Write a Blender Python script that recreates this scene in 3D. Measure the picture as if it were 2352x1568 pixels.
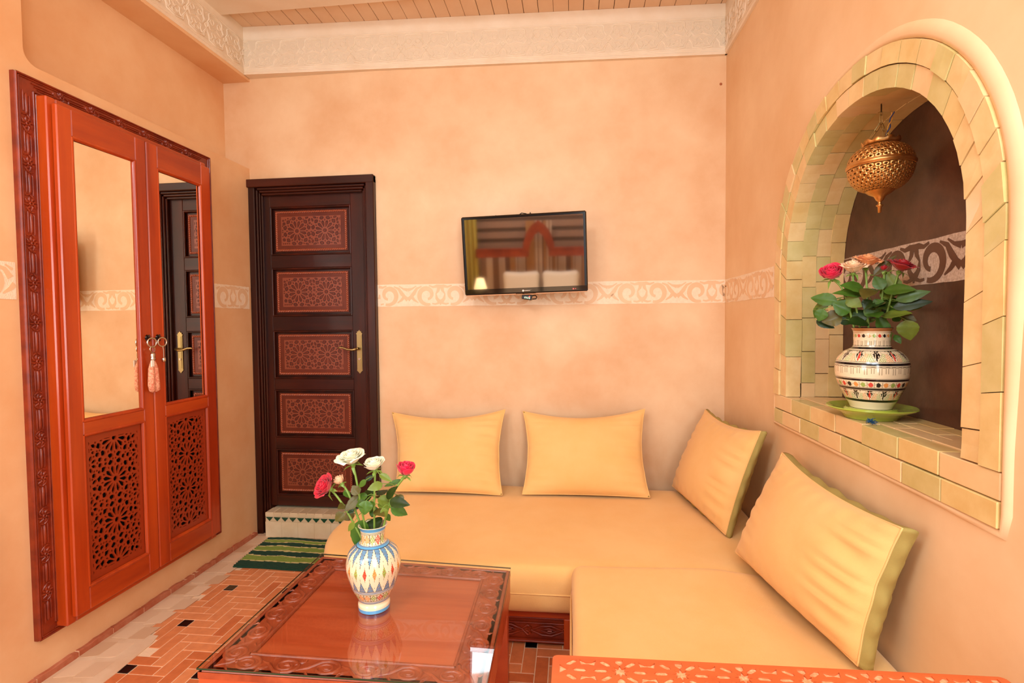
import bpy, math, random
from math import sin, cos, pi, radians, sqrt, atan2, hypot
from mathutils import Vector, Matrix
from mathutils.geometry import delaunay_2d_cdt

random.seed(7)
S = bpy.context.scene
COL = S.collection
for o in list(bpy.data.objects): bpy.data.objects.remove(o)

# ---------------------------------------------------------------- camera
cam_d = bpy.data.cameras.new('camera'); cam = bpy.data.objects.new('camera', cam_d); COL.objects.link(cam)
cam_d.sensor_width = 36; cam_d.lens = 36 * 1193.3 / 2352; cam_d.clip_start = .02
YAW, PITCH, ROLL = .1137, .0371, .0093
fw = Vector((-sin(YAW) * cos(PITCH), cos(YAW) * cos(PITCH), -sin(PITCH)))
r0 = Vector((cos(YAW), sin(YAW), 0)); u0 = r0.cross(fw)
r1 = r0 * cos(ROLL) - u0 * sin(ROLL); u1 = r0 * sin(ROLL) + u0 * cos(ROLL)
M = Matrix(((r1.x, u1.x, -fw.x, 0), (r1.y, u1.y, -fw.y, 0), (r1.z, u1.z, -fw.z, 1.30), (0, 0, 0, 1)))
cam.matrix_world = M
S.camera = cam

# ---------------------------------------------------------------- world, lights, exposure
w = bpy.data.worlds.new('world'); S.world = w; w.use_nodes = True
w.node_tree.nodes['Background'].inputs[0].default_value = (1, .85, .7, 1)
w.node_tree.nodes['Background'].inputs[1].default_value = .3
def area(name, loc, target, size, energy, color, size_y=None):
    l = bpy.data.lights.new(name, 'AREA'); l.energy = energy; l.color = color; l.size = size
    if size_y: l.shape = 'RECTANGLE'; l.size_y = size_y
    o = bpy.data.objects.new(name, l); COL.objects.link(o); o.location = loc
    d = Vector(target) - Vector(loc); o.rotation_euler = d.to_track_quat('-Z', 'Y').to_euler()
    return o
area('ceiling_lamp_left', (-1.05, -.75, 2.86), (-.2, 1.9, 1.1), .55, 34, (.88, 1, 1.06))
area('room_fill_light', (.25, .6, 2.95), (-.2, 1.2, 0), 1.0, 7, (.87, 1, 1.08))  # added overhead fill for the whole room, not a known fixture
area('front_fill_light', (.25, -.55, 2.40), (-.35, 2.4, .8), 1.1, 20, (.87, 1, 1.08), .55)  # soft frontal fill added high behind the camera, not a known window
area('right_fill_light', (.78, -.75, 1.35), (-1.6, 2.2, .7), 1.0, 64, (.89, 1, 1.05), 1.3)  # unseen area light added at the right to lift the left wall
area('left_fill_light', (-1.75, -.45, 1.45), (.9, 1.7, .9), .8, 25, (.89, 1, 1.05), 1.1)  # added fill out of view at the left, brightens the right wall; no lamp
area('rear_fill_light', (-.6, -1.7, 2.92), (-.6, -1.9, 0), .9, 20, (.88, 1, 1.06))  # added light so the bed side shows brighter in the television reflection
S.view_settings.view_transform = 'Standard'
S.view_settings.look = 'None'
S.view_settings.gamma = 1
S.view_settings.use_curve_mapping = False
S.view_settings.exposure = -0.08

# ---------------------------------------------------------------- materials
def srgb(r, g, b):
    f = lambda c: (c / 255 / 12.92) if c / 255 <= .04045 else ((c / 255 + .055) / 1.055) ** 2.4
    return (f(r), f(g), f(b), 1)
MATS = {}
def mat(name, col, rough=.6, metal=0, coat=0, col2=None, nscale=3, stretch=(1, 1, 1), detail=6, bump=0, bscale=60,
        ramp=(.35, .65), emit=None, spec=.5, sheen=0, trans=0, col3=None):
    if name in MATS: return MATS[name]
    m = bpy.data.materials.new(name); m.use_nodes = True; nt = m.node_tree; b = nt.nodes['Principled BSDF']
    b.inputs['Base Color'].default_value = col; b.inputs['Roughness'].default_value = rough
    b.inputs['Metallic'].default_value = metal; b.inputs['Coat Weight'].default_value = coat
    b.inputs['Coat Roughness'].default_value = .12
    b.inputs['Specular IOR Level'].default_value = spec
    if sheen: b.inputs['Sheen Weight'].default_value = sheen
    if trans: b.inputs['Transmission Weight'].default_value = trans
    if emit:
        b.inputs['Emission Color'].default_value = emit[0]; b.inputs['Emission Strength'].default_value = emit[1]
    if col2 or bump:
        tc = nt.nodes.new('ShaderNodeTexCoord'); mp = nt.nodes.new('ShaderNodeMapping')
        mp.inputs['Scale'].default_value = stretch
        g = nt.nodes.new('ShaderNodeNewGeometry')
        nt.links.new(g.outputs['Position'], mp.inputs[0])
    if col2:
        n = nt.nodes.new('ShaderNodeTexNoise'); n.inputs['Scale'].default_value = nscale; n.inputs['Detail'].default_value = detail
        n.inputs['Roughness'].default_value = .6
        nt.links.new(mp.outputs[0], n.inputs['Vector'])
        r = nt.nodes.new('ShaderNodeValToRGB'); e = r.color_ramp.elements
        e[0].position = ramp[0]; e[1].position = ramp[1]; e[0].color = col; e[1].color = col2
        if col3:
            x = e.new((ramp[0] + ramp[1]) / 2); x.color = col3
        nt.links.new(n.outputs['Fac'], r.inputs[0]); nt.links.new(r.outputs[0], b.inputs['Base Color'])
    if bump:
        n2 = nt.nodes.new('ShaderNodeTexNoise'); n2.inputs['Scale'].default_value = bscale; n2.inputs['Detail'].default_value = 3
        nt.links.new(mp.outputs[0], n2.inputs['Vector'])
        bp = nt.nodes.new('ShaderNodeBump'); bp.inputs['Strength'].default_value = bump; bp.inputs['Distance'].default_value = .004
        nt.links.new(n2.outputs['Fac'], bp.inputs['Height']); nt.links.new(bp.outputs[0], b.inputs['Normal'])
    MATS[name] = m
    return m

PL = mat('tadelakt_plaster', srgb(220, 168, 120), .55, col2=srgb(240, 204, 162), nscale=2.2, bump=.25, bscale=9, ramp=(.3, .72), detail=9)
PLX = mat('tadelakt_left', srgb(222, 162, 110), .55, col2=srgb(238, 194, 146), nscale=2.0, bump=.25, bscale=9, ramp=(.3, .72), detail=9)
PLR = mat('tadelakt_right', srgb(226, 180, 130), .55, col2=srgb(242, 206, 162), nscale=2.0, bump=.25, bscale=9, ramp=(.3, .72), detail=9)
PLL = mat('tadelakt_light_band', srgb(242, 214, 182), .6, col2=srgb(248, 224, 194), nscale=60, bump=.4, bscale=250)
PLS = mat('tadelakt_stroke', srgb(230, 186, 142), .55, col2=srgb(236, 196, 154), nscale=5)
CREAM = mat('cream_gypsum', srgb(238, 218, 192), .7, col2=srgb(232, 208, 178), nscale=6, bump=.15, bscale=40)
CREAMD = mat('cream_gypsum_ground', srgb(228, 206, 178), .8, bump=.6, bscale=220)
BOARD = mat('ceiling_board_paint', srgb(232, 196, 160), .6, col2=srgb(226, 186, 148), nscale=5)
GAP = mat('dark_gap', srgb(60, 30, 16), .9)
WO = mat('orange_varnished_cedar', srgb(194, 74, 16), .35, coat=.22, col2=srgb(156, 46, 6), nscale=9, stretch=(1, 1, .09), detail=9, col3=srgb(180, 62, 12))
WOH = mat('orange_varnished_cedar_level', srgb(190, 72, 16), .35, coat=.22, col2=srgb(154, 46, 6), nscale=9, stretch=(.12, .12, 1), detail=9)
WOC = mat('carved_cedar', srgb(146, 48, 12), .4, coat=.15, col2=srgb(112, 30, 8), nscale=14)
WOL = mat('lattice_cedar', srgb(150, 48, 12), .42, coat=.2)
BLACK = mat('black_interior', srgb(14, 5, 3), .9)
WT = mat('table_cedar', srgb(200, 92, 50), .35, coat=.2, col2=srgb(178, 68, 30), nscale=7, stretch=(.25, 2.2, 1), detail=9)
WTC = mat('table_carving_cedar', srgb(176, 78, 42), .4, coat=.15, col2=srgb(146, 56, 26), nscale=20)
WD = mat('dark_walnut_stain', srgb(46, 14, 6), .34, coat=.12, spec=.35, col2=srgb(88, 28, 10), nscale=8, stretch=(1, 1, .1), detail=8, ramp=(.45, .75))
WDH = mat('dark_walnut_stain_level', srgb(46, 14, 6), .36, coat=.12, spec=.35, col2=srgb(88, 30, 12), nscale=8, stretch=(.1, 1, 1), detail=8, ramp=(.45, .75))
WDP = mat('walnut_panel', srgb(112, 46, 24), .42, coat=.08, col2=srgb(92, 34, 16), nscale=5, spec=.35)
WDS = mat('walnut_strapwork', srgb(136, 64, 38), .4, coat=.1)
WDG = mat('walnut_groove', srgb(26, 10, 6), .6)
WDR = mat('walnut_rope', srgb(158, 74, 42), .3, coat=.4)
FAB = mat('mustard_cotton', srgb(240, 186, 110), .85, col2=srgb(244, 194, 122), nscale=4, bump=.25, bscale=500, sheen=.15)
FABO = mat('olive_cotton', srgb(164, 142, 74), .85, bump=.25, bscale=500)
TILE = [mat('terracotta_%s' % n, srgb(*c), .42, col2=srgb(c[0] - 14, c[1] - 12, c[2] - 8), nscale=30, coat=.12) for n, c in
        (('orange', (222, 134, 82)), ('red', (210, 118, 68)), ('pale', (228, 144, 92)))]
TBLK = mat('black_glaze', srgb(14, 12, 12), .15, coat=.4)
GROUT = mat('cream_grout', srgb(236, 200, 164), .8, bump=.3)
CEM = mat('cement_smear', srgb(226, 194, 162), .6, col2=srgb(214, 174, 138), nscale=7, detail=4)
BASE = mat('baseboard_terracotta', srgb(176, 92, 60), .6, col2=srgb(196, 124, 92), nscale=22, detail=8, ramp=(.4, .75))
BR = [mat('glazed_brick_%s' % n, srgb(*c), .38, col2=srgb(*d), nscale=14, coat=.25, detail=5, ramp=(.3, .7)) for n, c, d in
      (('straw', (230, 200, 136), (218, 180, 112)), ('green', (214, 194, 132), (200, 178, 110)), ('sand', (236, 204, 146), (222, 182, 120)), ('rose', (234, 200, 146), (230, 188, 134)))]
BRG = mat('brick_mortar', srgb(150, 106, 70), .85)
BRD = mat('brick_gap', srgb(70, 42, 20), .9)
NB = mat('brown_tadelakt', srgb(62, 34, 26), .4, col2=srgb(104, 66, 46), nscale=6, detail=10, ramp=(.35, .75), bump=.25, bscale=30)
NBS = mat('brown_stroke', srgb(84, 50, 36), .45, col2=srgb(98, 62, 44), nscale=9)
NBL = mat('grey_speckled_plaster', srgb(178, 152, 132), .7, col2=srgb(206, 184, 166), nscale=140, detail=2, bump=.4, bscale=300)
BRASS = mat('antique_brass', srgb(222, 176, 112), .36, metal=1, col2=srgb(206, 152, 84), nscale=30)
BRASSD = mat('dull_brass', srgb(168, 146, 98), .35, metal=1)
STEEL = mat('dark_steel', srgb(70, 60, 55), .35, metal=1)
SILV = mat('bright_steel', srgb(205, 195, 180), .25, metal=1)
MIR = mat('mirror_glass', srgb(250, 242, 225), .01, metal=1)
TVB = mat('tv_bezel', srgb(8, 8, 8), .12, coat=.5)
TVS = mat('tv_screen', srgb(5, 5, 5), .04, spec=1.0)
TVS.node_tree.nodes['Principled BSDF'].inputs['IOR'].default_value = 4.3
TVE = mat('tv_clear_edge', srgb(214, 160, 120), .15)
WHITE = mat('white_print', srgb(235, 225, 210), .5)
RLED = mat('red_led', srgb(255, 60, 60), .5, emit=(srgb(255, 70, 60), 4))
GLED = mat('green_led', srgb(210, 240, 180), .5, emit=(srgb(205, 240, 170), 3))
BPL = mat('black_plastic', srgb(12, 10, 10), .4)
CRM = mat('cream_glaze', srgb(240, 218, 180), .18, coat=.6)
CBK = mat('black_glaze_line', srgb(16, 14, 18), .18, coat=.6)
CBL = mat('blue_glaze', srgb(88, 160, 204), .2, coat=.6)
CBH = mat('blue_hatching', srgb(104, 134, 160), .22, coat=.6)
CRD = mat('red_glaze', srgb(214, 60, 48), .2, coat=.6)
COR = mat('orange_glaze', srgb(232, 150, 76), .2, coat=.6)
CGR = mat('green_glaze', srgb(152, 172, 84), .2, coat=.6)
CBR = mat('brown_glaze', srgb(170, 110, 62), .22, coat=.6)
CGY = mat('grey_hatching', srgb(170, 148, 116), .22, coat=.6)
PLATE = mat('lime_glaze', srgb(168, 182, 66), .15, coat=.7)
STEM = mat('rose_stem', srgb(120, 150, 60), .5)
LEAF = [mat('leaf_%s' % n, srgb(*c), .42, col2=srgb(c[0] - 14, c[1] - 18, c[2] - 8), nscale=20, coat=.04, spec=.3) for n, c in
        (('green', (74, 108, 32)), ('dark', (42, 64, 18)), ('olive', (112, 130, 44)), ('bronze', (92, 84, 32)))]
RW = mat('white_petal', srgb(244, 238, 206), .5, sheen=.2)
RR = mat('red_petal', srgb(208, 16, 46), .45, sheen=.2)
RDK = mat('crimson_petal', srgb(176, 6, 26), .45, sheen=.2)
RP = mat('hot_pink_petal', srgb(226, 22, 66), .45, sheen=.2)
RPE = mat('peach_petal', srgb(250, 206, 160), .5, sheen=.2)
RO = mat('orange_petal', srgb(240, 158, 96), .5, sheen=.2)
RUGD = mat('rug_dark_green', srgb(16, 62, 40), .95, bump=.9, bscale=300)
RUGL = mat('rug_lime_green', srgb(134, 156, 60), .95, bump=.9, bscale=300)
RUGC = mat('rug_cream_line', srgb(214, 196, 130), .95, bump=.8, bscale=300)
ZW = mat('cream_zellige', srgb(232, 208, 172), .35, coat=.3, col2=srgb(222, 192, 150), nscale=8)
ZG = mat('green_zellige', srgb(14, 66, 44), .25, coat=.4)
ZT = mat('sand_zellige', srgb(214, 186, 146), .4, coat=.3)
CURT = mat('olive_curtain', srgb(170, 150, 60), .8)

CLR = bpy.data.materials.new('clear_glass_underside'); CLR.use_nodes = True; _n = CLR.node_tree; _n.nodes.remove(_n.nodes['Principled BSDF']); _t = _n.nodes.new('ShaderNodeBsdfTransparent'); _t.inputs[0].default_value = (.98, .99, .98, 1); _n.links.new(_t.outputs[0], _n.nodes['Material Output'].inputs[0])
# glass sheet on the table: clear pane that reflects at its surface
gl = bpy.data.materials.new('table_glass'); gl.use_nodes = True; nt = gl.node_tree
for n in list(nt.nodes): nt.nodes.remove(n)
out = nt.nodes.new('ShaderNodeOutputMaterial'); mx = nt.nodes.new('ShaderNodeMixShader'); fr = nt.nodes.new('ShaderNodeFresnel')
tr = nt.nodes.new('ShaderNodeBsdfTransparent'); gs = nt.nodes.new('ShaderNodeBsdfGlossy')
fr.inputs[0].default_value = 1.52; gs.inputs['Roughness'].default_value = .01; tr.inputs[0].default_value = (.96, .98, .96, 1)
mth = nt.nodes.new('ShaderNodeMath'); mth.operation = 'MULTIPLY'; mth.inputs[1].default_value = 1.6; mth.use_clamp = True
ge_ = nt.nodes.new('ShaderNodeNewGeometry'); ma_ = nt.nodes.new('ShaderNodeMath'); ma_.operation = 'MULTIPLY_ADD'; ma_.inputs[1].default_value = -.862; ma_.inputs[2].default_value = 1.52; nt.links.new(ge_.outputs['Backfacing'], ma_.inputs[0]); nt.links.new(ma_.outputs[0], fr.inputs["IOR"]); nt.links.new(fr.outputs[0], mth.inputs[0]); nt.links.new(mth.outputs[0], mx.inputs[0]); nt.links.new(tr.outputs[0], mx.inputs[1]); nt.links.new(gs.outputs[0], mx.inputs[2]); nt.links.new(mx.outputs[0], out.inputs[0])
GLE = mat('glass_edge_green', srgb(40, 62, 40), .1)

# ---------------------------------------------------------------- mesh helpers
def inpoly(x, y, P):
    c = False; j = len(P) - 1
    for i in range(len(P)):
        if (P[i][1] > y) != (P[j][1] > y) and x < (P[j][0] - P[i][0]) * (y - P[i][1]) / (P[j][1] - P[i][1]) + P[i][0]: c = not c
        j = i
    return c
def crosses(a, b):
    if any(inpoly(p[0], p[1], b) for p in a) or any(inpoly(p[0], p[1], a) for p in b): return True
    for i in range(len(a)):
        for j in range(len(b)):
            p, q, r, s = a[i - 1], a[i], b[j - 1], b[j]
            d = lambda u, v, w: (v[0] - u[0]) * (w[1] - u[1]) - (v[1] - u[1]) * (w[0] - u[0])
            if d(p, q, r) * d(p, q, s) < 0 and d(r, s, p) * d(r, s, q) < 0: return True
    return False
class MB:
    def __init__(s): s.v = []; s.f = []; s.mi = []; s.cur = 0
    def add(s, vs, fs, mi=None):
        n = len(s.v); s.v += [tuple(v) for v in vs]
        for f in fs: s.f.append(tuple(i + n for i in f)); s.mi.append(s.cur if mi is None else mi)
    def box(s, a, b):
        x0, y0, z0 = a; x1, y1, z1 = b
        s.hexa([(x0, y0, z0), (x1, y0, z0), (x1, y1, z0), (x0, y1, z0), (x0, y0, z1), (x1, y0, z1), (x1, y1, z1), (x0, y1, z1)])
    def hexa(s, p):
        s.add(p, [(0, 3, 2, 1), (4, 5, 6, 7), (0, 1, 5, 4), (1, 2, 6, 5), (2, 3, 7, 6), (3, 0, 4, 7)])
    def bbox(s, a, b, c=.004):
        # box with chamfered edges (24 verts)
        a = [min(a[i], b[i]) for i in range(3)] if False else list(a); b = list(b)
        for i in range(3):
            if a[i] > b[i]: a[i], b[i] = b[i], a[i]
        c = min(c, min(b[i] - a[i] for i in range(3)) * .45)
        vs = []; idx = {}
        for sx in (0, 1):
            for sy in (0, 1):
                for sz in (0, 1):
                    sg = (sx, sy, sz)
                    for ax in range(3):
                        p = []
                        for i in range(3):
                            base = b[i] if sg[i] else a[i]
                            if i != ax: base += -c if sg[i] else c
                            p.append(base)
                        idx[(sg, ax)] = len(vs); vs.append(p)
        fs = []
        for ax in range(3):
            o1, o2 = [(1, 2), (2, 0), (0, 1)][ax]
            for sd in (0, 1):
                q = []
                for e1, e2 in ((0, 0), (1, 0), (1, 1), (0, 1)):
                    g = [0, 0, 0]; g[ax] = sd; g[o1] = e1; g[o2] = e2; q.append(idx[(tuple(g), ax)])
                fs.append(tuple(q) if sd else tuple(reversed(q)))
        for ax in range(3):  # edges parallel to ax
            o1, o2 = [(1, 2), (2, 0), (0, 1)][ax]
            for e1 in (0, 1):
                for e2 in (0, 1):
                    g0 = [0, 0, 0]; g0[o1] = e1; g0[o2] = e2; g1 = list(g0); g1[ax] = 1
                    q = [idx[(tuple(g0), o1)], idx[(tuple(g1), o1)], idx[(tuple(g1), o2)], idx[(tuple(g0), o2)]]
                    fs.append(tuple(q) if (e1 == e2) == True and True and (e1 + e2) % 2 == 0 else tuple(reversed(q)))
        for sg in [(x, y, z) for x in (0, 1) for y in (0, 1) for z in (0, 1)]:
            q = [idx[(sg, 0)], idx[(sg, 1)], idx[(sg, 2)]]
            fs.append(tuple(q) if sum(sg) % 2 else tuple(reversed(q)))
        s.add(vs, fs)
    def tube(s, pts, r, n=8, cap=True, closed=False):
        pts = [Vector(p) for p in pts]; m = len(pts); rs = r if isinstance(r, (list, tuple)) else [r] * m
        vs = []; up = None
        for i, p in enumerate(pts):
            if closed: t = pts[(i + 1) % m] - pts[i - 1]
            else: t = pts[min(i + 1, m - 1)] - pts[max(i - 1, 0)]
            t.normalize()
            if up is None: up = Vector((0, 0, 1)) if abs(t.z) < .9 else Vector((1, 0, 0))
            a = t.cross(up).normalized(); up = a.cross(t).normalized()
            for k in range(n):
                an = 2 * pi * k / n; vs.append(p + (a * cos(an) + up * sin(an)) * rs[i])
        fs = []
        for i in range(m if closed else m - 1):
            j = (i + 1) % m
            for k in range(n): fs.append((i * n + k, i * n + (k + 1) % n, j * n + (k + 1) % n, j * n + k))
        if cap and not closed: fs.append(tuple(range(n - 1, -1, -1))); fs.append(tuple((m - 1) * n + k for k in range(n)))
        s.add(vs, fs)
    def lathe(s, prof, c, n=48, mf=None, close=False):
        m = len(prof); vs = [(c[0] + r * cos(2 * pi * k / n), c[1] + r * sin(2 * pi * k / n), c[2] + z) for r, z in prof for k in range(n)]
        b = len(s.v); s.v += vs
        for i in range(m - 1):
            for k in range(n):
                k2 = (k + 1) % n; s.f.append((b + i * n + k, b + i * n + k2, b + (i + 1) * n + k2, b + (i + 1) * n + k))
                s.mi.append(mf(i, k) if mf else s.cur)
    def ngon(s, pts): s.add(pts, [tuple(range(len(pts)))])
    def prism(s, poly, mapf, w0, w1):
        n = len(poly); vs = [mapf(u, v, w0) for u, v in poly] + [mapf(u, v, w1) for u, v in poly]
        s.add(vs, [tuple(range(n - 1, -1, -1)), tuple(range(n, 2 * n))] + [(i, (i + 1) % n, n + (i + 1) % n, n + i) for i in range(n)])
    def relief(s, pts, rad, mapf, w=0, h=None):
        # half-round raised bead following a 2D path on a surface
        m = len(pts); rs = rad if isinstance(rad, (list, tuple)) else [rad] * m; vs = []
        for i in range(m):
            a = pts[max(i - 1, 0)]; b = pts[min(i + 1, m - 1)]; dx, dy = b[0] - a[0], b[1] - a[1]; L = hypot(dx, dy) or 1; nx, ny = -dy / L, dx / L
            r = rs[i]; hh = r if h is None else h * (r / max(max(rs), 1e-6))
            for k in (-1, -.6, 0, .6, 1):
                vs.append(mapf(pts[i][0] + nx * r * k, pts[i][1] + ny * r * k, w + hh * sqrt(max(0, 1 - k * k))))
        fs = [(i * 5 + k, i * 5 + k + 1, i * 5 + k + 6, i * 5 + k + 5) for i in range(m - 1) for k in range(4)]
        s.add(vs, fs)
    def ribbon(s, pts, wid, mapf, w0, w1):
        m = len(pts); ws = wid if isinstance(wid, (list, tuple)) else [wid] * m; vs = []
        for i in range(m):
            a = pts[max(i - 1, 0)]; b = pts[min(i + 1, m - 1)]; dx, dy = b[0] - a[0], b[1] - a[1]; L = hypot(dx, dy) or 1; nx, ny = -dy / L, dx / L
            h = ws[i] / 2
            for k, ww in ((-1, w0), (-1, w1), (1, w1), (1, w0)): vs.append(mapf(pts[i][0] + nx * h * k, pts[i][1] + ny * h * k, ww))
        fs = [(i * 4 + k, i * 4 + k + 1, i * 4 + k + 5, i * 4 + k + 4) for i in range(m - 1) for k in range(3)]
        s.add(vs, fs)
    def perforate(s, outer, holes, mapf, w0, w1):
        vs = [Vector(p) for p in outer]; fs = [list(range(len(outer)))]
        for h in holes:
            fs.append(list(range(len(vs), len(vs) + len(h)))); vs += [Vector(p) for p in h]
        es = [(f[i], f[(i + 1) % len(f)]) for f in fs for i in range(len(f))]
        V, E, F, ov, oe, of = delaunay_2d_cdt(vs, es, [], 0, 1e-6)
        bbx = [(min(p[0] for p in h), max(p[0] for p in h), min(p[1] for p in h), max(p[1] for p in h), h) for h in holes]
        keep = []
        for f in F:
            cx = sum(V[i].x for i in f) / len(f); cy = sum(V[i].y for i in f) / len(f)
            if not inpoly(cx, cy, outer): continue
            if any(b[0] <= cx <= b[1] and b[2] <= cy <= b[3] and inpoly(cx, cy, b[4]) for b in bbx): continue
            keep.append(tuple(f))
        n = len(V); s.add([mapf(p.x, p.y, w0) for p in V] + [mapf(p.x, p.y, w1) for p in V],
                          [tuple(n + i for i in f) for f in keep] + [tuple(reversed(f)) for f in keep] + s._bd(keep, n))
    def _bd(s, keep, n):
        es = {}
        for f in keep:
            for i in range(len(f)): es[(f[i], f[(i + 1) % len(f)])] = 1
        return [(a, b, n + b, n + a) for a, b in es if (b, a) not in es]
    def build(s, name, m, parent=None, smooth=False, fixn=True):
        me = bpy.data.meshes.new(name)
        off = parent['_loc'] if parent is not None and '_loc' in parent else (0, 0, 0)
        me.from_pydata([(v[0] - off[0], v[1] - off[1], v[2] - off[2]) for v in s.v], [], s.f)
        ms = m if isinstance(m, (list, tuple)) else [m]
        for x in ms: me.materials.append(x)
        if len(ms) > 1: me.polygons.foreach_set('material_index', s.mi)
        if smooth:
            me.polygons.foreach_set('use_smooth', [True] * len(me.polygons))
        me.update()
        if fixn:
            import bmesh
            bm = bmesh.new(); bm.from_mesh(me); bmesh.ops.recalc_face_normals(bm, faces=bm.faces); bm.to_mesh(me); bm.free()
        if smooth == 'auto':
            me.set_sharp_from_angle(angle=radians(38))
        o = bpy.data.objects.new(name, me); COL.objects.link(o)
        if parent is not None: o.parent = parent; o['_loc'] = off
        return o
def thing(name, label, cat, loc, group=None):
    o = bpy.data.objects.new(name, None); COL.objects.link(o); o.location = loc; o.empty_display_size = .1
    o['label'] = label; o['category'] = cat; o['_loc'] = tuple(loc)
    if group: o['group'] = group
    return o
def tag(o, label, cat, group=None):
    o['label'] = label; o['category'] = cat
    if group: o['group'] = group
    return o
def struct(o): o['kind'] = 'structure'; return o
def stuff(o): o['kind'] = 'stuff'; return o
def clip(poly, x0, y0, x1, y1):
    for ax, lim, sg in ((0, x0, 1), (0, x1, -1), (1, y0, 1), (1, y1, -1)):
        out = []
        for i in range(len(poly)):
            a, b = poly[i - 1], poly[i]; da, db = (a[ax] - lim) * sg, (b[ax] - lim) * sg
            if (da >= 0) != (db >= 0):
                t = da / (da - db); out.append((a[0] + (b[0] - a[0]) * t, a[1] + (b[1] - a[1]) * t))
            if db >= 0: out.append(b)
        poly = out
        if len(poly) < 3: return None
    ar = abs(sum(poly[i - 1][0] * poly[i][1] - poly[i][0] * poly[i - 1][1] for i in range(len(poly)))) / 2
    return poly if ar > ((x1 - x0) * .022) ** 2 * .5 else None
def pol(cx, cy, pts, a):
    # pts given as (radius along a, sideways) -> world 2D
    return [(cx + r * cos(a) - t * sin(a), cy + r * sin(a) + t * cos(a)) for r, t in pts]
def rosette_holes(cx, cy, R, gap=1.0):
    g = gap; H = [[(cx + .12 * R * cos(k * pi / 6 + .26), cy + .12 * R * sin(k * pi / 6 + .26)) for k in range(12)]]
    for k in range(12):
        a = k * pi / 6 + pi / 12
        H.append(pol(cx, cy, [(.23 * R, .015 * R), (.23 * R, -.015 * R), (.46 * R, -.085 * R * g), (.58 * R, -.09 * R * g), (.68 * R, 0), (.58 * R, .09 * R * g), (.46 * R, .085 * R * g)], a))
        H.append(pol(cx, cy, [(.62 * R, 0), (.69 * R, -.045 * R), (.78 * R, 0), (.69 * R, .045 * R)], a + pi / 12))
        H.append(pol(cx, cy, [(.79 * R, -.13 * R), (.88 * R, -.15 * R), (1.0 * R, 0), (.88 * R, .15 * R), (.79 * R, .13 * R), (.73 * R, 0)], a))
    return H
def star_holes(cx, cy, R, n=8):
    H = [[(cx + .2 * R * cos(k * 2 * pi / n), cy + .2 * R * sin(k * 2 * pi / n)) for k in range(n)]]
    for k in range(n):
        a = (k + .5) * 2 * pi / n
        H.append(pol(cx, cy, [(.36 * R, 0), (.58 * R, -.17 * R), (.86 * R, -.14 * R), (.95 * R, 0), (.86 * R, .14 * R), (.58 * R, .17 * R)], a))
    return H
def lattice(x0, y0, x1, y1, cw, ch, R, ncx, ncy):
    """holes of a 12-fold star pattern filling the rectangle, rosette centres on an ncx x ncy grid about the middle"""
    cx, cy = (x0 + x1) / 2, (y0 + y1) / 2; H = []; ros = []
    for i in range(-ncx, ncx + 1):
        for j in range(-ncy, ncy + 1):
            px = cx + (i + (.5 if NX2 else 0)) * cw; py = cy + (j + (.5 if NY2 else 0)) * ch
            ros.append((px, py)); H += rosette_holes(px, py, R)
            H += star_holes(px + cw / 2, py + ch / 2, R * .44)
            if cw > 2.2 * R: H += star_holes(px + cw / 2, py, (cw / 2 - R) * 1.3, 6)
            if ch > 2.2 * R: H += star_holes(px, py + ch / 2, (ch / 2 - R) * 1.3, 6)
    out = []
    m = .003
    for h in H:
        if max(p[0] for p in h) < x0 or min(p[0] for p in h) > x1 or max(p[1] for p in h) < y0 or min(p[1] for p in h) > y1: continue
        c = clip(h, x0 + m, y0 + m, x1 - m, y1 - m)
        if c: out.append(c)
    # drop holes overlapping earlier ones
    res = []; bb = []
    for h in out:
        mx_, my_ = sum(p[0] for p in h) / len(h), sum(p[1] for p in h) / len(h)
        r = max(hypot(p[0] - mx_, p[1] - my_) for p in h); g = [(mx_ + (p[0] - mx_) * 1.06, my_ + (p[1] - my_) * 1.06) for p in h]
        if all(hypot(mx_ - q[0], my_ - q[1]) > r + q[2] or not crosses(g, q[3]) for q in bb): res.append(h); bb.append((mx_, my_, r, h))
    for q, (rad, nn) in enumerate(((.115, 6), (.085, 5), (.06, 4))):
        st = R * rad * 1.15; ny = int((y1 - y0) / st)
        for j in range(1, ny):
            for i in range(1, int((x1 - x0) / st)):
                px, py = x0 + i * st + (st / 2 if j % 2 else 0), y0 + j * st; rr = R * rad
                if px + rr > x1 - m or px - rr < x0 + m or py + rr > y1 - m or py - rr < y0 + m: continue
                h = [(px + rr * cos(2 * pi * k / nn + j), py + rr * sin(2 * pi * k / nn + j)) for k in range(nn)]
                big = [(px + (p[0] - px) * 1.45, py + (p[1] - py) * 1.45) for p in h]
                if all(hypot(px - b[0], py - b[1]) > rr * 1.45 + b[2] or not crosses(big, b[3]) for b in bb): res.append(h); bb.append((px, py, rr, h))
    return res
NX2 = NY2 = False
def arc(cx, cy, r, a0, a1, n, r1=None):
    r1 = r if r1 is None else r1
    return [(cx + (r + (r1 - r) * k / n) * cos(a0 + (a1 - a0) * k / n), cy + (r + (r1 - r) * k / n) * sin(a0 + (a1 - a0) * k / n)) for k in range(n + 1)]
# ================================================================ ROOM SHELL
XL, XU, XR = -1.945, -2.10, .875
def yb(x): return 3.058 + .046 * x if x > -1.15 else 3.005
ZC = 2.785
BACK_Y = -2.75
# ---- floor base
m = MB(); m.box((-2.3, BACK_Y - .1, -.12), (1.1, 3.4, -.0016)); floor = struct(m.build('floor', GROUT))
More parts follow.
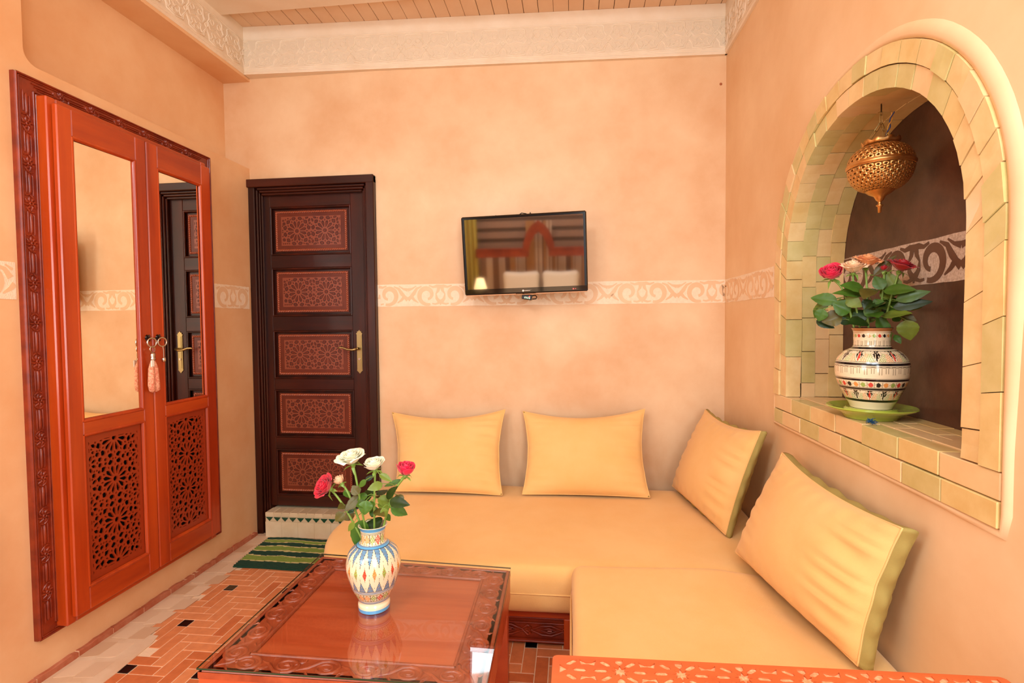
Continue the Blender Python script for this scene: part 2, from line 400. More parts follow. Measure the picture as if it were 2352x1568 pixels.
# herringbone of 3:1 bricks with black squares, unit U
U = .0505; UX, UY = -1.707, 2.326      # corner of one black square's cell
G = .0030
def in_tiles(xa, ya):
    return xa > -1.815 and (ya > 1.955 or xa > -1.71) and ya > .2 and ya < 2.95 and xa < .1
def tile_mesh(dx, dy):
    t = MB(); t.bbox((G / 2, G / 2, -.012), (dx - G / 2, dy - G / 2, .0), .0015); return t
cells = []
for i in range(-6, 44):
    for j in range(-46, 16):
        k = (i + j) % 6
        x = UX + i * U; y = UY + j * U
        if k == 0:
            if i % 6 == 0 and j % 6 == 0:
                cells.append((x, y, 1, 1, 3)); cells.append((x + U, y, 2, 1, None))
            else: cells.append((x, y, 3, 1, None))
        if k == 5: cells.append((x, y - 2 * U, 1, 3, None)) if True else None
vis = []; rest = []
for c in cells:
    xm, ym = c[0] + c[2] * U / 2, c[1] + c[3] * U / 2
    x0, y0, x1, y1 = c[0], c[1], c[0] + c[2] * U, c[1] + c[3] * U
    if not in_tiles(xm, ym): continue
    d = Vector((xm, ym, -1.30)); z = d.dot(fw); px = 1176 + 1193.3 * d.dot(r1) / z if z > .2 else 1e9; py = 784 - 1193.3 * d.dot(u1) / z if z > .2 else 1e9
    v = z > .2 and -30 < px < 2352 and py < 1600
    if xm > -.9 and xm < -.36 and ym < 1.95 : v = False
    if ym > 1.98 and xm > -1.1: v = False
    if xm > .02: v = False
    (vis if v else rest).append((z, x0, y0, c[2], c[3], c[4]))
vis.sort(); rest += vis[298:]; vis = vis[:298]
tm = {}
for n, (z, x0, y0, a, b, blk) in enumerate(vis):
    mi = TBLK if blk else TILE[(n * 7 + int(x0 * 991)) % 3]
    key = (a, b, mi.name)
    if key not in tm:
        o = tile_mesh(a * U, b * U).build('floor_tile', mi, floor); tm[key] = o.data
    else:
        o = bpy.data.objects.new('floor_tile', tm[key]); COL.objects.link(o); o.parent = floor
    o.location = (x0, y0, random.uniform(-.0006, .0006))
m = MB()
for (z, x0, y0, a, b, blk) in rest:
    m.cur = 1 if blk else 0
    m.bbox((x0 + G / 2, y0 + G / 2, -.012), (x0 + a * U - G / 2, y0 + b * U - G / 2, 0), .0015)
stuff(m.build('floor_tile', [TILE[0], TBLK], floor))
# cement smeared along the left wall over old tiles
m = MB(); edge = [(-1.95, .2), (-1.71, .2), (-1.708, 1.0), (-1.70, 1.72), (-1.712, 1.90), (-1.726, 1.948), (-1.81, 1.952), (-1.806, 2.2), (-1.80, 2.5), (-1.78, 2.7), (-1.74, 2.9), (-1.72, 3.0), (-1.95, 3.0)]
m.prism(edge, lambda u, v, w: (u, v, w), -.011, .0022)
cem = struct(m.build('trim_1', CEM)); cem['label'] = 'pale cement margin smeared along the foot of the left wall'
ghost = []
for k in range(26):
    y = 1.1 + k * .115; 
    for q in range(2):
        xx = -1.93 + q * .075 + (k % 2) * .02
        mm = MB(); a = random.uniform(-.1, .1)
        mm.prism([(xx, y + a * .1), (xx + .07, y + .012), (xx + .072, y + .10), (xx + .004, y + .09)], lambda u, v, w: (u, v, w), .002, .0032)
        ghost.append((mm, (k * 3 + q) % 4))
gm = [mat('buried_tile_%d' % i, srgb(*c), .6) for i, c in enumerate(((216, 178, 144), (222, 186, 152), (208, 166, 130), (226, 190, 156)))]
for mm, i in ghost[:34]: mm.build('buried_tile', gm[i], cem)
# ---- baseboard tiles along the left wall
bb = struct(bpy.data.objects.new('baseboard_left', None)); COL.objects.link(bb); bb['_loc'] = (0, 0, 0)
joints = [.2, .36, .52, .68, .84, 1.0, 1.16, 1.32, 1.47, 1.627, 1.789, 1.944, 2.102, 2.262, 2.419, 2.575, 2.73, 2.885, 2.962]
for a, b in zip(joints, joints[1:]):
    m = MB(); n = 6; top = [.026 + random.uniform(-.004, .004) for _ in range(n + 1)]; vs = []
    for k in range(n + 1):
        y = a + .002 + (b - a - .004) * k / n
        vs += [(-1.948, y, 0), (-1.928, y, 0), (-1.928, y, top[k] - .002), (-1.931, y, top[k]), (-1.948, y, top[k])]
    fs = [(k * 5 + i, k * 5 + i + 1, k * 5 + i + 6, k * 5 + i + 5) for k in range(n) for i in range(4)] + [(0, 1, 2, 3, 4), tuple(n * 5 + i for i in (4, 3, 2, 1, 0))]
    m.add(vs, fs); m.build('baseboard_tile', BASE, bb)
m = MB(); m.box((-1.947, .2, 0), (-1.930, 2.962, .023)); m.build('grout', GROUT, bb)

# ---- left wall (thick lower part, recess above the wardrobe)
m = MB(); yr, zr, R = 1.688, 2.248, .05
outer = [(BACK_Y, -.01), (3.03, -.01), (3.03, zr), (yr + R, zr)] + [(yr + R - R * sin(a), zr + R - R * cos(a)) for a in [pi / 2 * k / 6 for k in range(1, 7)]] + [(yr, 3.2), (BACK_Y, 3.2)]
m.perforate(outer, [], lambda u, v, w: (XL + w, u, v), -.17, 0)
struct(m.build('wall_left', PLX))
m = MB(); m.box((XU - .15, 1.55, 2.1), (XU, 3.2, 3.2)); struct(m.build('wall_left_recess', PLX))
# ---- back wall
m = MB()
def slab(m, x0, x1, z0, z1, th=.15): m.hexa([(x0, yb(x0 + 1e-6), z0), (x1, yb(x1), z0), (x1, yb(x1) + th, z0), (x0, yb(x0 + 1e-6) + th, z0), (x0, yb(x0 + 1e-6), z1), (x1, yb(x1), z1), (x1, yb(x1) + th, z1), (x0, yb(x0 + 1e-6) + th, z1)])
slab(m, -1.149, 1.0, -.01, 3.2); slab(m, -2.2, -1.149, 2.15, 3.2)
struct(m.build('wall_back', PL))
m = MB(); m.box((-2.2, 3.16, -.01), (-1.1, 3.2, 2.3)); struct(m.build('wall_behind_door', GAP))
# ---- right wall with the arched hole
YC, ZS = 1.742, 1.50
def archp(t, a, b, zb):
    """curve from bottom-left (far, +y) up over the arch to bottom-right (near); t in metres along it"""
    n = 2.12; L1 = ZS - zb
    pts = []
    for k in range(41):
        th = pi * k / 40; c, s_ = cos(th), sin(th)
        pts.append((YC + a * (abs(c) ** (2 / n)) * (1 if c > 0 else -1), ZS + b * (abs(s_) ** (2 / n))))
    poly = [(YC + a, zb)] + pts + [(YC - a, zb)]
    return poly
def plen(p): return sum(hypot(p[i + 1][0] - p[i][0], p[i + 1][1] - p[i][1]) for i in range(len(p) - 1))
def pat(p, t):
    t *= plen(p)
    for i in range(len(p) - 1):
        l = hypot(p[i + 1][0] - p[i][0], p[i + 1][1] - p[i][1])
        if t <= l or i == len(p) - 2:
            q = t / l if l else 0; return (p[i][0] + (p[i + 1][0] - p[i][0]) * q, p[i][1] + (p[i + 1][1] - p[i][1]) * q)
        t -= l
OUT = archp(0, .591, .576, .866); MID = archp(0, .534, .52, .93); INN = archp(0, .479, .463, .985)
m = MB()
m.perforate([(BACK_Y, -.01), (3.2, -.01), (3.2, 3.2), (BACK_Y, 3.2)], [OUT], lambda u, v, w: (XR + w, u, v), 0, .06)
struct(m.build('wall_right', PLR))
# raised plaster lip round the niche
m = MB(); P = [pat(OUT, k / 90) for k in range(91)]; cen = (YC, 1.45); vs = []
prof = [(-.004, -.02), (.0, .007), (.010, .010), (.024, .009), (.034, .004), (.042, -.002)]
loop = P + [(YC - .591 + .591 * 2 * k / 12, .866) for k in range(1, 12)]
n = len(loop)
for i in range(n):
    a, b = loop[i - 1], loop[(i + 1) % n]; dx, dy = b[0] - a[0], b[1] - a[1]; L = hypot(dx, dy); nx, ny = dy / L, -dx / L
    if (loop[i][0] - cen[0]) * nx + (loop[i][1] - cen[1]) * ny < 0: nx, ny = -nx, -ny
    bot = .42 if i > 91 else .42 + .62 * max(0, min(1, (YC + .35 - loop[i][0]) / .7)) * max(.15, min(1, (loop[i][1] - .95) / .5))
    for o_, h_ in prof: vs.append((XR - h_, loop[i][0] + nx * o_ * bot, loop[i][1] + ny * o_ * bot))
q = len(prof); fs = [(i * q + k, i * q + k + 1, ((i + 1) % n) * q + k + 1, ((i + 1) % n) * q + k) for i in range(n) for k in range(q - 1)]
m.add(vs, fs); struct(m.build('trim_2', PLR, smooth=True))
# niche shell
NX = 1.085
niche = struct(bpy.data.objects.new('trim_3', None)); COL.objects.link(niche); niche['_loc'] = (0, 0, 0)
m = MB(); m.box((NX, YC - .7, .85), (NX + .02, YC + .7, 2.15)); m.build('niche_back', NB, niche)
m = MB()   # mortar bed behind the brick faces
for A, B, x in ((OUT, MID, XR + .006), (MID, INN, XR + .006)):
    for i in range(len(A) - 1):
        m.add([(x, *A[i]), (x, *A[i + 1]), (x, *B[i + 1]), (x, *B[i])], [(0, 1, 2, 3)])
for i in range(len(INN) - 1):
    o_ = lambda p: (YC + (p[0] - YC) * 1.02, p[1] + .008 if p[1] > 1.1 else p[1])
    a, b = o_(INN[i]), o_(INN[i + 1]); m.add([(XR, *a), (XR, *b), (NX + .01, *b), (NX + .01, *a)], [(0, 1, 2, 3)])
m.box((XR + .008, YC - .60, .862), (NX + .01, YC + .60, .978)); m.build('mortar', BRG, niche)
stepm = lambda t, ln, L: None
def brick(m, A, B, t0, t1, x0, x1, jit=.0012):
    """brick between two curves"""
    k = 3; ps = []
    for c in (A, B):
        ps.append([pat(c, t0 + (t1 - t0) * i / (k - 1)) for i in range(k)])
    vs = []; j = [random.uniform(-jit, jit) for _ in range(4)]
    ch = .0022
    for li, c in enumerate(ps):
        for i, p in enumerate(c):
            dx = ch if True else 0
            vs.append((x0 + j[(li * 2 + (i > 1)) % 4], *p)); vs.append((x1, *p))
    fs = []
    for i in range(k - 1):
        a = i * 2; b = (k + i) * 2
        fs += [(a, a + 2, b + 2, b), (a + 1, b + 1, b + 3, a + 3), (a, a + 1, a + 3, a + 2), (b, b + 2, b + 3, b + 1)]
    e = (k - 1) * 2
    fs += [(0, 2 * k, 2 * k + 1, 1), (e, e + 1, 2 * k + e + 1, 2 * k + e)]
    m.add(vs, fs)
def course(A, B, x0, x1, name, off, inset=.05, curved=.082, straight=.158):
    LA = plen(A); jam = (ZS - A[0][1]); t = 0; first = True; n = 0
    while t < LA - .02:
        on_jamb = t < jam - .06 or t > LA - jam - .02
        ln = (straight if on_jamb else curved) * random.uniform(.9, 1.12)
        if first: ln *= off; first = False
        if LA - (t + ln) < .04: ln = LA - t
        g = .0011 + (random.random() < .25) * .0012
        m = MB(); brick(m, A, B, (t + g) / LA, min(1, (t + ln - g) / LA), x0 - random.uniform(0, .005), x1)
        m.build('brick', BR[random.choice([0, 0, 1, 1, 2, 2, 3])], niche); t += ln; n += 1
def shrink(c, da, db, dz=0):
    return c
random.seed(11)
OUTi = archp(0, .589, .574, .985 - .0); MIDo = archp(0, .5355, .5215, .985); MIDi = archp(0, .5325, .5185, .985)
OUTi = archp(0, .589, .574, .985)
course(OUTi, MIDo, XR - .010, XR + .05, 'brick', .7)
course(MIDi, INN, XR - .006, XR + .052, 'brick', 1.0)
# soffit bricks, three more courses deep
INb = archp(0, .486, .470, .985)
for c in range(3):
    xa = XR + .0535 + c * .0525; course(INb if c % 2 else INb, archp(0, .479 + .0015 * (c % 2), .463 + .0015 * (c % 2), .985), xa, xa + .0505, 'brick', .45 + .3 * c, curved=.10, straight=.125)
# sill: two courses of facing bricks, then flat tiles on top
for r_, (za, zb, xo) in enumerate(((.867, .923, -.012), (.926, .984, -.009))):
    y = YC + .59; first = True
    while y > YC - .588:
        ln = .165 * random.uniform(.85, 1.1) * (.6 if first and r_ == 0 else 1); first = False
        if y - ln < YC - .588 + .05: ln = y - (YC - .59)
        m = MB(); h = random.uniform(-.001, .001); m.bbox((XR + xo + random.uniform(-.002, .002), y - ln + .0012, za + h), (XR + .045, y - .0012, zb + h), .002)
        m.build('brick', BR[random.choice([0, 1, 2, 3, 1])], niche); y -= ln
for c in range(3):
    y = YC + .478 - (.05 if c % 2 else 0); xa = XR + .047 + c * .0545
    m0 = y
    y = YC + .478; k = 0
    while y > YC - .477:
        ln = .155 * (.55 if (k == 0 and c % 2) else 1); ln = min(ln, y - (YC - .478)); k += 1
        if ln < .01: break
        m = MB(); m.bbox((xa, y - ln + .0015, .975), (xa + .053, y - .0015, .986 + random.uniform(-.0012, .0012)), .0015)
        m.build('sill_tile', BR[random.choice([0, 2, 3, 3])], niche); y -= ln

# ---- scroll band: light strip with darker scrolls, on four surfaces
BZ, BH = 1.400, .131
def scroll_unit(u0):
    """one mirrored pair of C-scrolls, dark strokes; unit length 3.0 band-heights"""
    R_ = []
    for sg in (1, -1):
        f = lambda p: (u0 + 1.5 + sg * p[0], p[1])
        main = []
        for k in range(34):
            t = k / 33; an = -pi * .62 + t * 2 * pi * 1.02; r = .44 - .26 * t
            main.append((.62 + r * cos(an) * .95, .50 + r * sin(an)))
        R_.append(([f(p) for p in main], [.115 + .10 * sin(pi * min(1, k / 33 * 1.1)) for k in range(34)]))
        R_.append(([f(p) for p in [(.0, .28), (.10, .13), (.24, .09), (.38, .12)]], [.14, .10, .08, .06]))
        R_.append(([f(p) for p in [(.0, .88), (.16, .90), (.34, .86), (.52, .93)]], [.16, .14, .10, .06]))
        R_.append(([f(p) for p in [(.06, .9), (.10, .7), (.20, .55), (.17, .35), (.06, .2)]], [.17, .13, .05, .13, .16]))
        R_.append(([f(p) for p in [(.86, .90), (1.08, .80), (1.22, .58), (1.36, .42), (1.5, .30)]], [.05, .12, .17, .15, .20]))
        R_.append(([f(p) for p in [(1.02, .16), (1.2, .28), (1.32, .42)]], [.04, .11, .15]))
        R_.append(([f(p) for p in [(1.10, .92), (1.28, .80), (1.5, .74)]], [.04, .08, .16]))
    R_.append(([(u0 + 1.5, .05), (u0 + 1.5, .22)], [.05, .16]))
    return R_
def band(name, mapf, L, lm, dm, par=None, phase=0, lab=None):
    m = MB(); N = 24
    m.prism([(0, 0)] + [(L * k / N, 1 + random.uniform(-.012, .012)) for k in range(N + 1)][::1] + [(L * k / N, random.uniform(-.012, .012)) for k in range(N, -1, -1)],
            mapf, .0002, .0016)
    o = m.build(name, lm, par)
    if par is None: struct(o)
    d = MB(); u = -phase
    while u < L:
        for pts, ws in scroll_unit(u):
            pts2 = [(p, w_) for p, w_ in zip(pts, ws) if .02 < p[0] < L - .02]
            if len(pts2) > 1: d.ribbon([p for p, _ in pts2], [w_ for _, w_ in pts2], mapf, .001, .0024 + .0002 * random.random())
        u += 3.0
    stuff(d.build('scroll_stroke', dm, o))
    return o
ax, ay = -1.149, yb(-1.149); bx, by_ = XR, yb(XR); LL = hypot(bx - ax, by_ - ay); ex, ey = (bx - ax) / LL, (by_ - ay) / LL
band('trim_4', lambda u, v, w: (ax + ex * u * BH + ey * w, ay + ey * u * BH - ex * w, BZ + .0 + v * BH), LL / BH, PLL, PLS, phase=1.6)
band('trim_5', lambda u, v, w: (XR - w, 3.09 - u * BH, BZ + v * BH), (3.09 - (YC + .635)) / BH, PLL, PLS, phase=.6)
band('trim_6', lambda u, v, w: (XR - w, YC - .655 - u * BH, BZ + v * BH), 5, PLL, PLS, phase=2.2)
band('trim_7', lambda u, v, w: (XL + w, 2.655 + u * BH, BZ - .004 + v * BH), (2.965 - 2.655) / BH, PLL, PLS, phase=.3)
band('trim_8', lambda u, v, w: (XL + w, .9 + u * BH, BZ - .004 + v * BH), (1.628 - .9) / BH, PLL, PLS, phase=.3)
zz = 1.438
band('niche_band', lambda u, v, w: (NX - w, YC + .49 - u * .135, 1.405 + v * .135), .98 / .135, NBL, NBS, par=niche, phase=1.25)

# ---- plaster frieze, coving, ceiling boards
def frieze(name, o0, dirv, nrm, L, depth):
    """o0 bottom corner, carved face .02 thick"""
    f = lambda u, v, w: (o0[0] + dirv[0] * u + nrm[0] * w, o0[1] + dirv[1] * u + nrm[1] * w, o0[2] + v)
    m = MB(); m.prism([(0, 0), (L, 0), (L, .2765), (0, .2765)], f, -depth, 0)
    o = struct(m.build(name, CREAM)); g = MB(); g.prism([(0, .035), (L, .035), (L, .195), (0, .195)], f, -.001, .0006); g.build('carved_ground', CREAMD, o)
    r = MB(); mod = .149; k = 0
    r.relief([(0, .012), (L, .012)], .006, f, 0, .004); r.relief([(0, .026), (L, .026)], .003, f, 0, .003); r.relief([(0, .200), (L, .200)], .004, f, 0, .004)
    n = int(L / mod) + 1
    for k in range(n):
        c = (k + .5) * mod
        if c > L - .03: break
        W_ = mod / 2
        for s_ in (1, -1):
            h = lambda p: (c + s_ * p[0], p[1])
            for wd, of in ((.0042, 0), (.002, .009)):
                r.relief([h(p) for p in [(W_, .036 + of), (.020 + of, .044 + of), (.020 + of, .060), (.010 + of * .6, .078), (0, .086 + of)]], wd, f, 0, .0045)
                r.relief([h(p) for p in [(W_ * 1.0, .190 - of), (.035, .190 - of), (.022, .180 - of), (.022 + of, .150), (.008 + of, .132), (.030, .104), (.050, .112), (W_, .120 + of)]], wd, f, 0, .0045)
            r.relief([h(p) for p in arc(.048, .150, .014, 0, 2 * pi, 10)], .0022, f, 0, .004)
            r.relief([h(p) for p in [(.03, .05), (.046, .070), (.040, .09), (.060, .095), (W_, .08)]], .0026, f, 0, .004)
            r.relief([h(p) for p in [(W_, .06), (.060, .052), (.056, .064), (W_, .072)]], .0022, f, 0, .004)
            r.relief([h(p) for p in [(.0, .10), (.014, .112), (.0, .124)]], .0022, f, 0, .004)
        r.relief(arc(c, .110, .010, 0, 2 * pi, 8), .002, f, 0, .004)
        for q in range(14):
            u_, v_ = c + random.uniform(-W_, W_), random.uniform(.05, .185); r.relief(arc(u_, v_, .0035, random.uniform(0, 3), random.uniform(4, 6), 5), .0013, f, 0, .002)
    stuff(r.build('carved_relief', CREAM, o, smooth=True)); return o
frieze('trim_9', (-1.945, 2.946, ZC), (1, .046, 0), (.046, -1, 0), 2.82, .09)
frieze('trim_10', (-1.925, 3.0, ZC), (0, -1, 0), (1, 0, 0), 2.2, .18)
frieze('trim_11', (XR - .012, 3.09, ZC), (0, -1, 0), (-1, 0, 0), 2.2, .02)
m = MB(); m.box((XU, .8, 2.768), (XL + .018, 3.01, ZC)); struct(m.build('trim_12', PLX))
ceil = MB(); ceil.box((-2.2, BACK_Y, 3.082), (1.1, 3.2, 3.2)); ceil = struct(ceil.build('ceiling', GAP))
x = -1.95; k = 0
while x < .9:
    wd = .0845; m = MB(); g = random.choice([.001, .002, .003, .0035]); m.bbox((x + g / 2, 1.2, 3.062), (min(x + wd, .9) - g / 2, 3.125, 3.083), .002)
    m.build('ceiling_board', BOARD, ceil); x += wd
m = MB(); m.box((-2.2, BACK_Y, 3.064), (1.1, 1.2, 3.083)); m.build('ceiling_panel', BOARD, ceil)
# ceiling beam across the boards with a moulded lower edge
m = MB(); pr = [(2.775, 3.068), (2.775, 3.045), (2.76, 3.036), (2.752, 3.020), (2.60, 3.020), (2.592, 3.036), (2.577, 3.045), (2.577, 3.068)]
m.prism(pr, lambda u, v, w: (w, u, v), -1.93, .872); struct(m.build('trim_13', CREAM))
m = MB(); m.box((-2.2, BACK_Y - .1, -.01), (1.1, BACK_Y, 3.2)); struct(m.build('wall_rear', PL))
# small wall blemishes: a nail hole right of the cornice, a chip low on the left wall
m = MB(); m.lathe([(0, .004), (.005, .003), (.008, 0)], (0, 0, 0), 10); o = m.build('nail_hole_patch', mat('patch', srgb(170, 96, 56), .8)); o.rotation_euler = (pi / 2, 0, 0); o.location = (.845, yb(.845) - .001, 2.63); tag(o, 'small dark plugged nail hole near the top right of the back wall', 'nail hole')
# ================================================================ DARK DOOR (in the corner of the back wall)
door = struct(bpy.data.objects.new('door_1', None)); COL.objects.link(door); door['_loc'] = (0, 0, 0)
FY = 2.985
def frame_part(x0, z0, x1, z1, y0, y1, mt, nm='door_frame', c=.004):
    m = MB(); m.bbox((x0, y0, z0), (x1, y1, z1), c); return m.build(nm, mt, door)
# jambs (stepped mouldings) and head
for side in (-1, 1):
    if side < 0: steps = [(-1.945, -1.905, FY - .005), (-1.905, -1.893, FY + .008), (-1.893, -1.884, FY + .02), (-1.884, -1.874, FY + .03)]
    else: steps = [(-1.200, -1.150, FY - .016), (-1.212, -1.200, FY + .002), (-1.224, -1.212, FY + .012), (-1.236, -1.224, FY + .024)]
    m = MB()
    for i, (a, b, y) in enumerate(steps): m.bbox((a, y, 0 if side < 0 else .0), (b, 3.13, 2.172 if i == 0 else 2.13 - i * .012), .004)
    m.build('jamb', WD, door)
m = MB()
for i, (za, zb, y) in enumerate(((2.128, 2.176, FY - .018), (2.114, 2.128, FY + .0), (2.100, 2.114, FY + .010), (2.086, 2.100, FY + .022))):
    m.bbox((-1.95 if i == 0 else -1.90 + i * .008, y, za), (-1.150 if i == 0 else -1.20 - i * .012, 3.13, zb), .004)
m.build('door_head', WDH, door)
# leaf
LY = 3.034; lx0, lx1, lz0, lz1 = -1.925, -1.232, .165, 2.09
px0, px1 = -1.838, -1.322
PZ = [(1.725, 2.018), (1.350, 1.645), (.963, 1.260), (.597, .893), (.232, .522)]
m = MB()
m.bbox((lx0, LY, lz0), (px0, LY + .04, lz1), .003); m.bbox((px1, LY, lz0), (lx1, LY + .04, lz1), .003)
m.build('stile', WD, door)
m = MB(); zs = [lz1] + [z for p in PZ for z in (p[1], p[0])] + [lz0]
for a, b in zip(zs[0::2], zs[1::2]): m.bbox((px0 - .001, LY + .001, b), (px1 + .001, LY + .04, a), .003)
m.build('rail', WDH, door)
NX2, NY2 = True, False
for pz0, pz1 in PZ:
    p = MB(); p.bbox((px0, LY + .022, pz0), (px1, LY + .035, pz1), .002); par = p.build('door_panel', WD, door)
    # raised field
    a, b, c, d = px0 + .026, pz0 + .022, px1 - .026, pz1 - .022
    f = lambda u, v, w: (u, LY + .012 - w, v)
    q = MB(); q.prism([(a, b), (c, b), (c, d), (a, d)], f, -.012, 0); q.build('raised_field', WDP, par)
    # ovolo around the opening
    e = MB()
    for s_, t_ in (((px0 + .004, pz0), (px0 + .004, pz1)), ((px1 - .004, pz0), (px1 - .004, pz1)), ((px0, pz0 + .004), (px1, pz0 + .004)), ((px0, pz1 - .004), (px1, pz1 - .004))):
        e.relief([s_, t_], .006, lambda u, v, w: (u, LY + .006 - w, v), 0, .008)
    e.build('moulding', WD, par, smooth=True)
    r = MB(); ins = .009; a2, b2, c2, d2 = a + ins, b + ins, c - ins, d - ins
    def rope(x0, y0, x1, y1):
        L = hypot(x1 - x0, y1 - y0); n = int(L / .0115); dx, dy = (x1 - x0) / L, (y1 - y0) / L
        for k in range(n):
            t = (k + .5) / n * L; cx_, cy_ = x0 + dx * t, y0 + dy * t
            r.relief([(cx_ - dx * .006 - dy * .005, cy_ - dy * .006 + dx * .005), (cx_, cy_), (cx_ + dx * .006 + dy * .005, cy_ + dy * .006 - dx * .005)], [.0030, .0058, .0030], f, 0, .009)
    rope(a2, b2, c2, b2); rope(a2, d2, c2, d2); rope(a2, b2, a2, d2); rope(c2, b2, c2, d2)
    r.build('rope_moulding', WDR, par, smooth=True)
    g0, g1, g2, g3 = a + .040, b + .036, c - .040, d - .036
    H = lattice(g0, g1, g2, g3, (g2 - g0) * .47, (g3 - g1) * 1.02, (g3 - g1) * .52, 1, 1)
    k = MB(); k.prism([(g0, g1), (g2, g1), (g2, g3), (g0, g3)], f, 0, .0006); k.build('groove_ground', WDG, par)
    k = MB(); big = []
    for h in H:
        mx_, my_ = sum(p_[0] for p_ in h) / len(h), sum(p_[1] for p_ in h) / len(h)
        big.append(h); 
        sm = [(mx_ + (p_[0] - mx_) * .74, my_ + (p_[1] - my_) * .74) for p_ in h]; k.prism(sm, f, .0005, .0022)
    k.build('carved_petals', WDP, par)
    k = MB(); k.perforate([(g0, g1), (g2, g1), (g2, g3), (g0, g3)], H, f, .0005, .0022); k.build('carved_strapwork', WDS, par)
NX2 = False
# lever handle on a long plate
hx, hy = -1.279, LY
hp = MB(); f = lambda u, v, w: (hx + u, hy - w, 1.128 + v)
out = [(-.016, -.105), (-.016, .105), (-.020, .112), (-.012, .118), (-.014, .124), (-.005, .126), (0, .134), (.005, .126), (.014, .124), (.012, .118), (.020, .112), (.016, .105), (.016, -.105), (.018, -.113), (.010, -.120), (.004, -.128), (0, -.132), (-.004, -.128), (-.010, -.120), (-.018, -.113)]
hp.prism(out, f, 0, .006); hp.prism([(-.009, -.10), (.009, -.10), (.009, .10), (-.009, .10)], f, .006, .009)
H_ = hp.build('handle_plate', BRASSD, door)
l = MB(); l.tube([(hx, hy, 1.15), (hx, hy - .045, 1.15)], .008, 10); l.tube([(hx, hy - .045, 1.15), (hx - .025, hy - .05, 1.143), (hx - .055, hy - .052, 1.145), (hx - .085, hy - .05, 1.156), (hx - .108, hy - .048, 1.157), (hx - .120, hy - .048, 1.152)], [.008, .0075, .007, .0065, .006, .003], 10)
l.build('lever', BRASSD, H_, smooth=True)
l = MB(); l.tube([(hx, hy, 1.085), (hx, hy - .013, 1.085)], .007, 10); l.build('key_bolt', SILV, H_)
# ---- tiled step below the door
st = thing('door_step', 'cream tiled step with a row of green triangles below the dark door', 'step', (-1.5, 3.0, 0))
m = MB(); m.bbox((-1.868, 2.945, 0), (-1.130, 3.12, .150), .006); m.build('step_body', ZW, st)
for k in range(14):
    x = -1.866 + k * .053
    if x > -1.15: break
    m = MB(); m.bbox((x + .001, 2.942, .128), (x + .052, 3.03, .1535), .003); m.build('tile', ZT if k % 3 else ZW, st)
for k in range(15):
    x = -1.862 + k * .050
    if x > -1.17: break
    f = lambda u, v, w: (u, 2.945 - w, v)
    m = MB(); m.prism([(x + .002, .125), (x + .048, .125), (x + .025, .100)], f, 0, .003); m.build('green_triangle_tile', ZG, st)
    m = MB(); m.prism([(x + .0015 + .025, .098), (x + .0495 + .025, .098), (x + .050, .123)], f, 0, .0025); m.build('triangle_tile', ZT, st)
for k in range(7):
    x = -1.866 + k * .105
    if x > -1.15: break
    m = MB(); m.bbox((x + .001, 2.9425, .002), (min(x + .104, -1.13), 2.95, .096), .001); m.build('riser_tile', ZW, st)
# ---- striped rug
NXR, NYR = 60, 60
def rugm(i, j):
    v = j / NYR; v += .012 * sin(i * .35 + 1.3 * sin(j * .5)) * (1 if .15 < v < .9 else 0)
    for a, b, c in ((0, .17, 0), (.17, .195, 2), (.195, .34, 1), (.34, .36, 2), (.36, .50, 0), (.50, .53, 2), (.53, .66, 1), (.66, .69, 2), (.69, .80, 0), (.80, .82, 2), (.82, .90, 1), (.90, .915, 2), (.915, 9, 0)):
        if a <= v < b: return c
    return 0
m = MB(); g = {}
for j in range(NYR + 1):
    for i in range(NXR + 1):
        u, v = i / NXR, j / NYR; x = -1.805 + .70 * u - .02 * (1 - v) + .035 * v * (1 - u) * 0; y = 2.545 + .375 * v + .004 * sin(u * 9)
        if i == 0: x += .006 * sin(j * 1.9)
        x += -.045 * v * (1 - u) + .02 * (1 - u)
        m.v.append((x, y, .011 + .0012 * sin(i * 1.7) * sin(j * 1.3) + .0015 * sin(u * 14 + v * 5)))
W1 = NXR + 1; base = len(m.v)
for j in range(NYR):
    for i in range(NXR): m.f.append((j * W1 + i, j * W1 + i + 1, (j + 1) * W1 + i + 1, (j + 1) * W1 + i)); m.mi.append(rugm(i, j))
per = [i for i in range(W1)] + [j * W1 + NXR for j in range(1, NYR + 1)] + [NYR * W1 + i for i in range(NXR - 1, -1, -1)] + [j * W1 for j in range(NYR - 1, 0, -1)]
low = [(m.v[p][0], m.v[p][1], .0028) for p in per]; b0 = len(m.v); m.v += low
for k in range(len(per)): k2 = (k + 1) % len(per); m.f.append((per[k], b0 + k, b0 + k2, per[k2])); m.mi.append(0)
tag(m.build('striped_rug', [RUGD, RUGL, RUGC], smooth=False), 'dark and light green striped woven rug on the floor before the door step', 'rug')

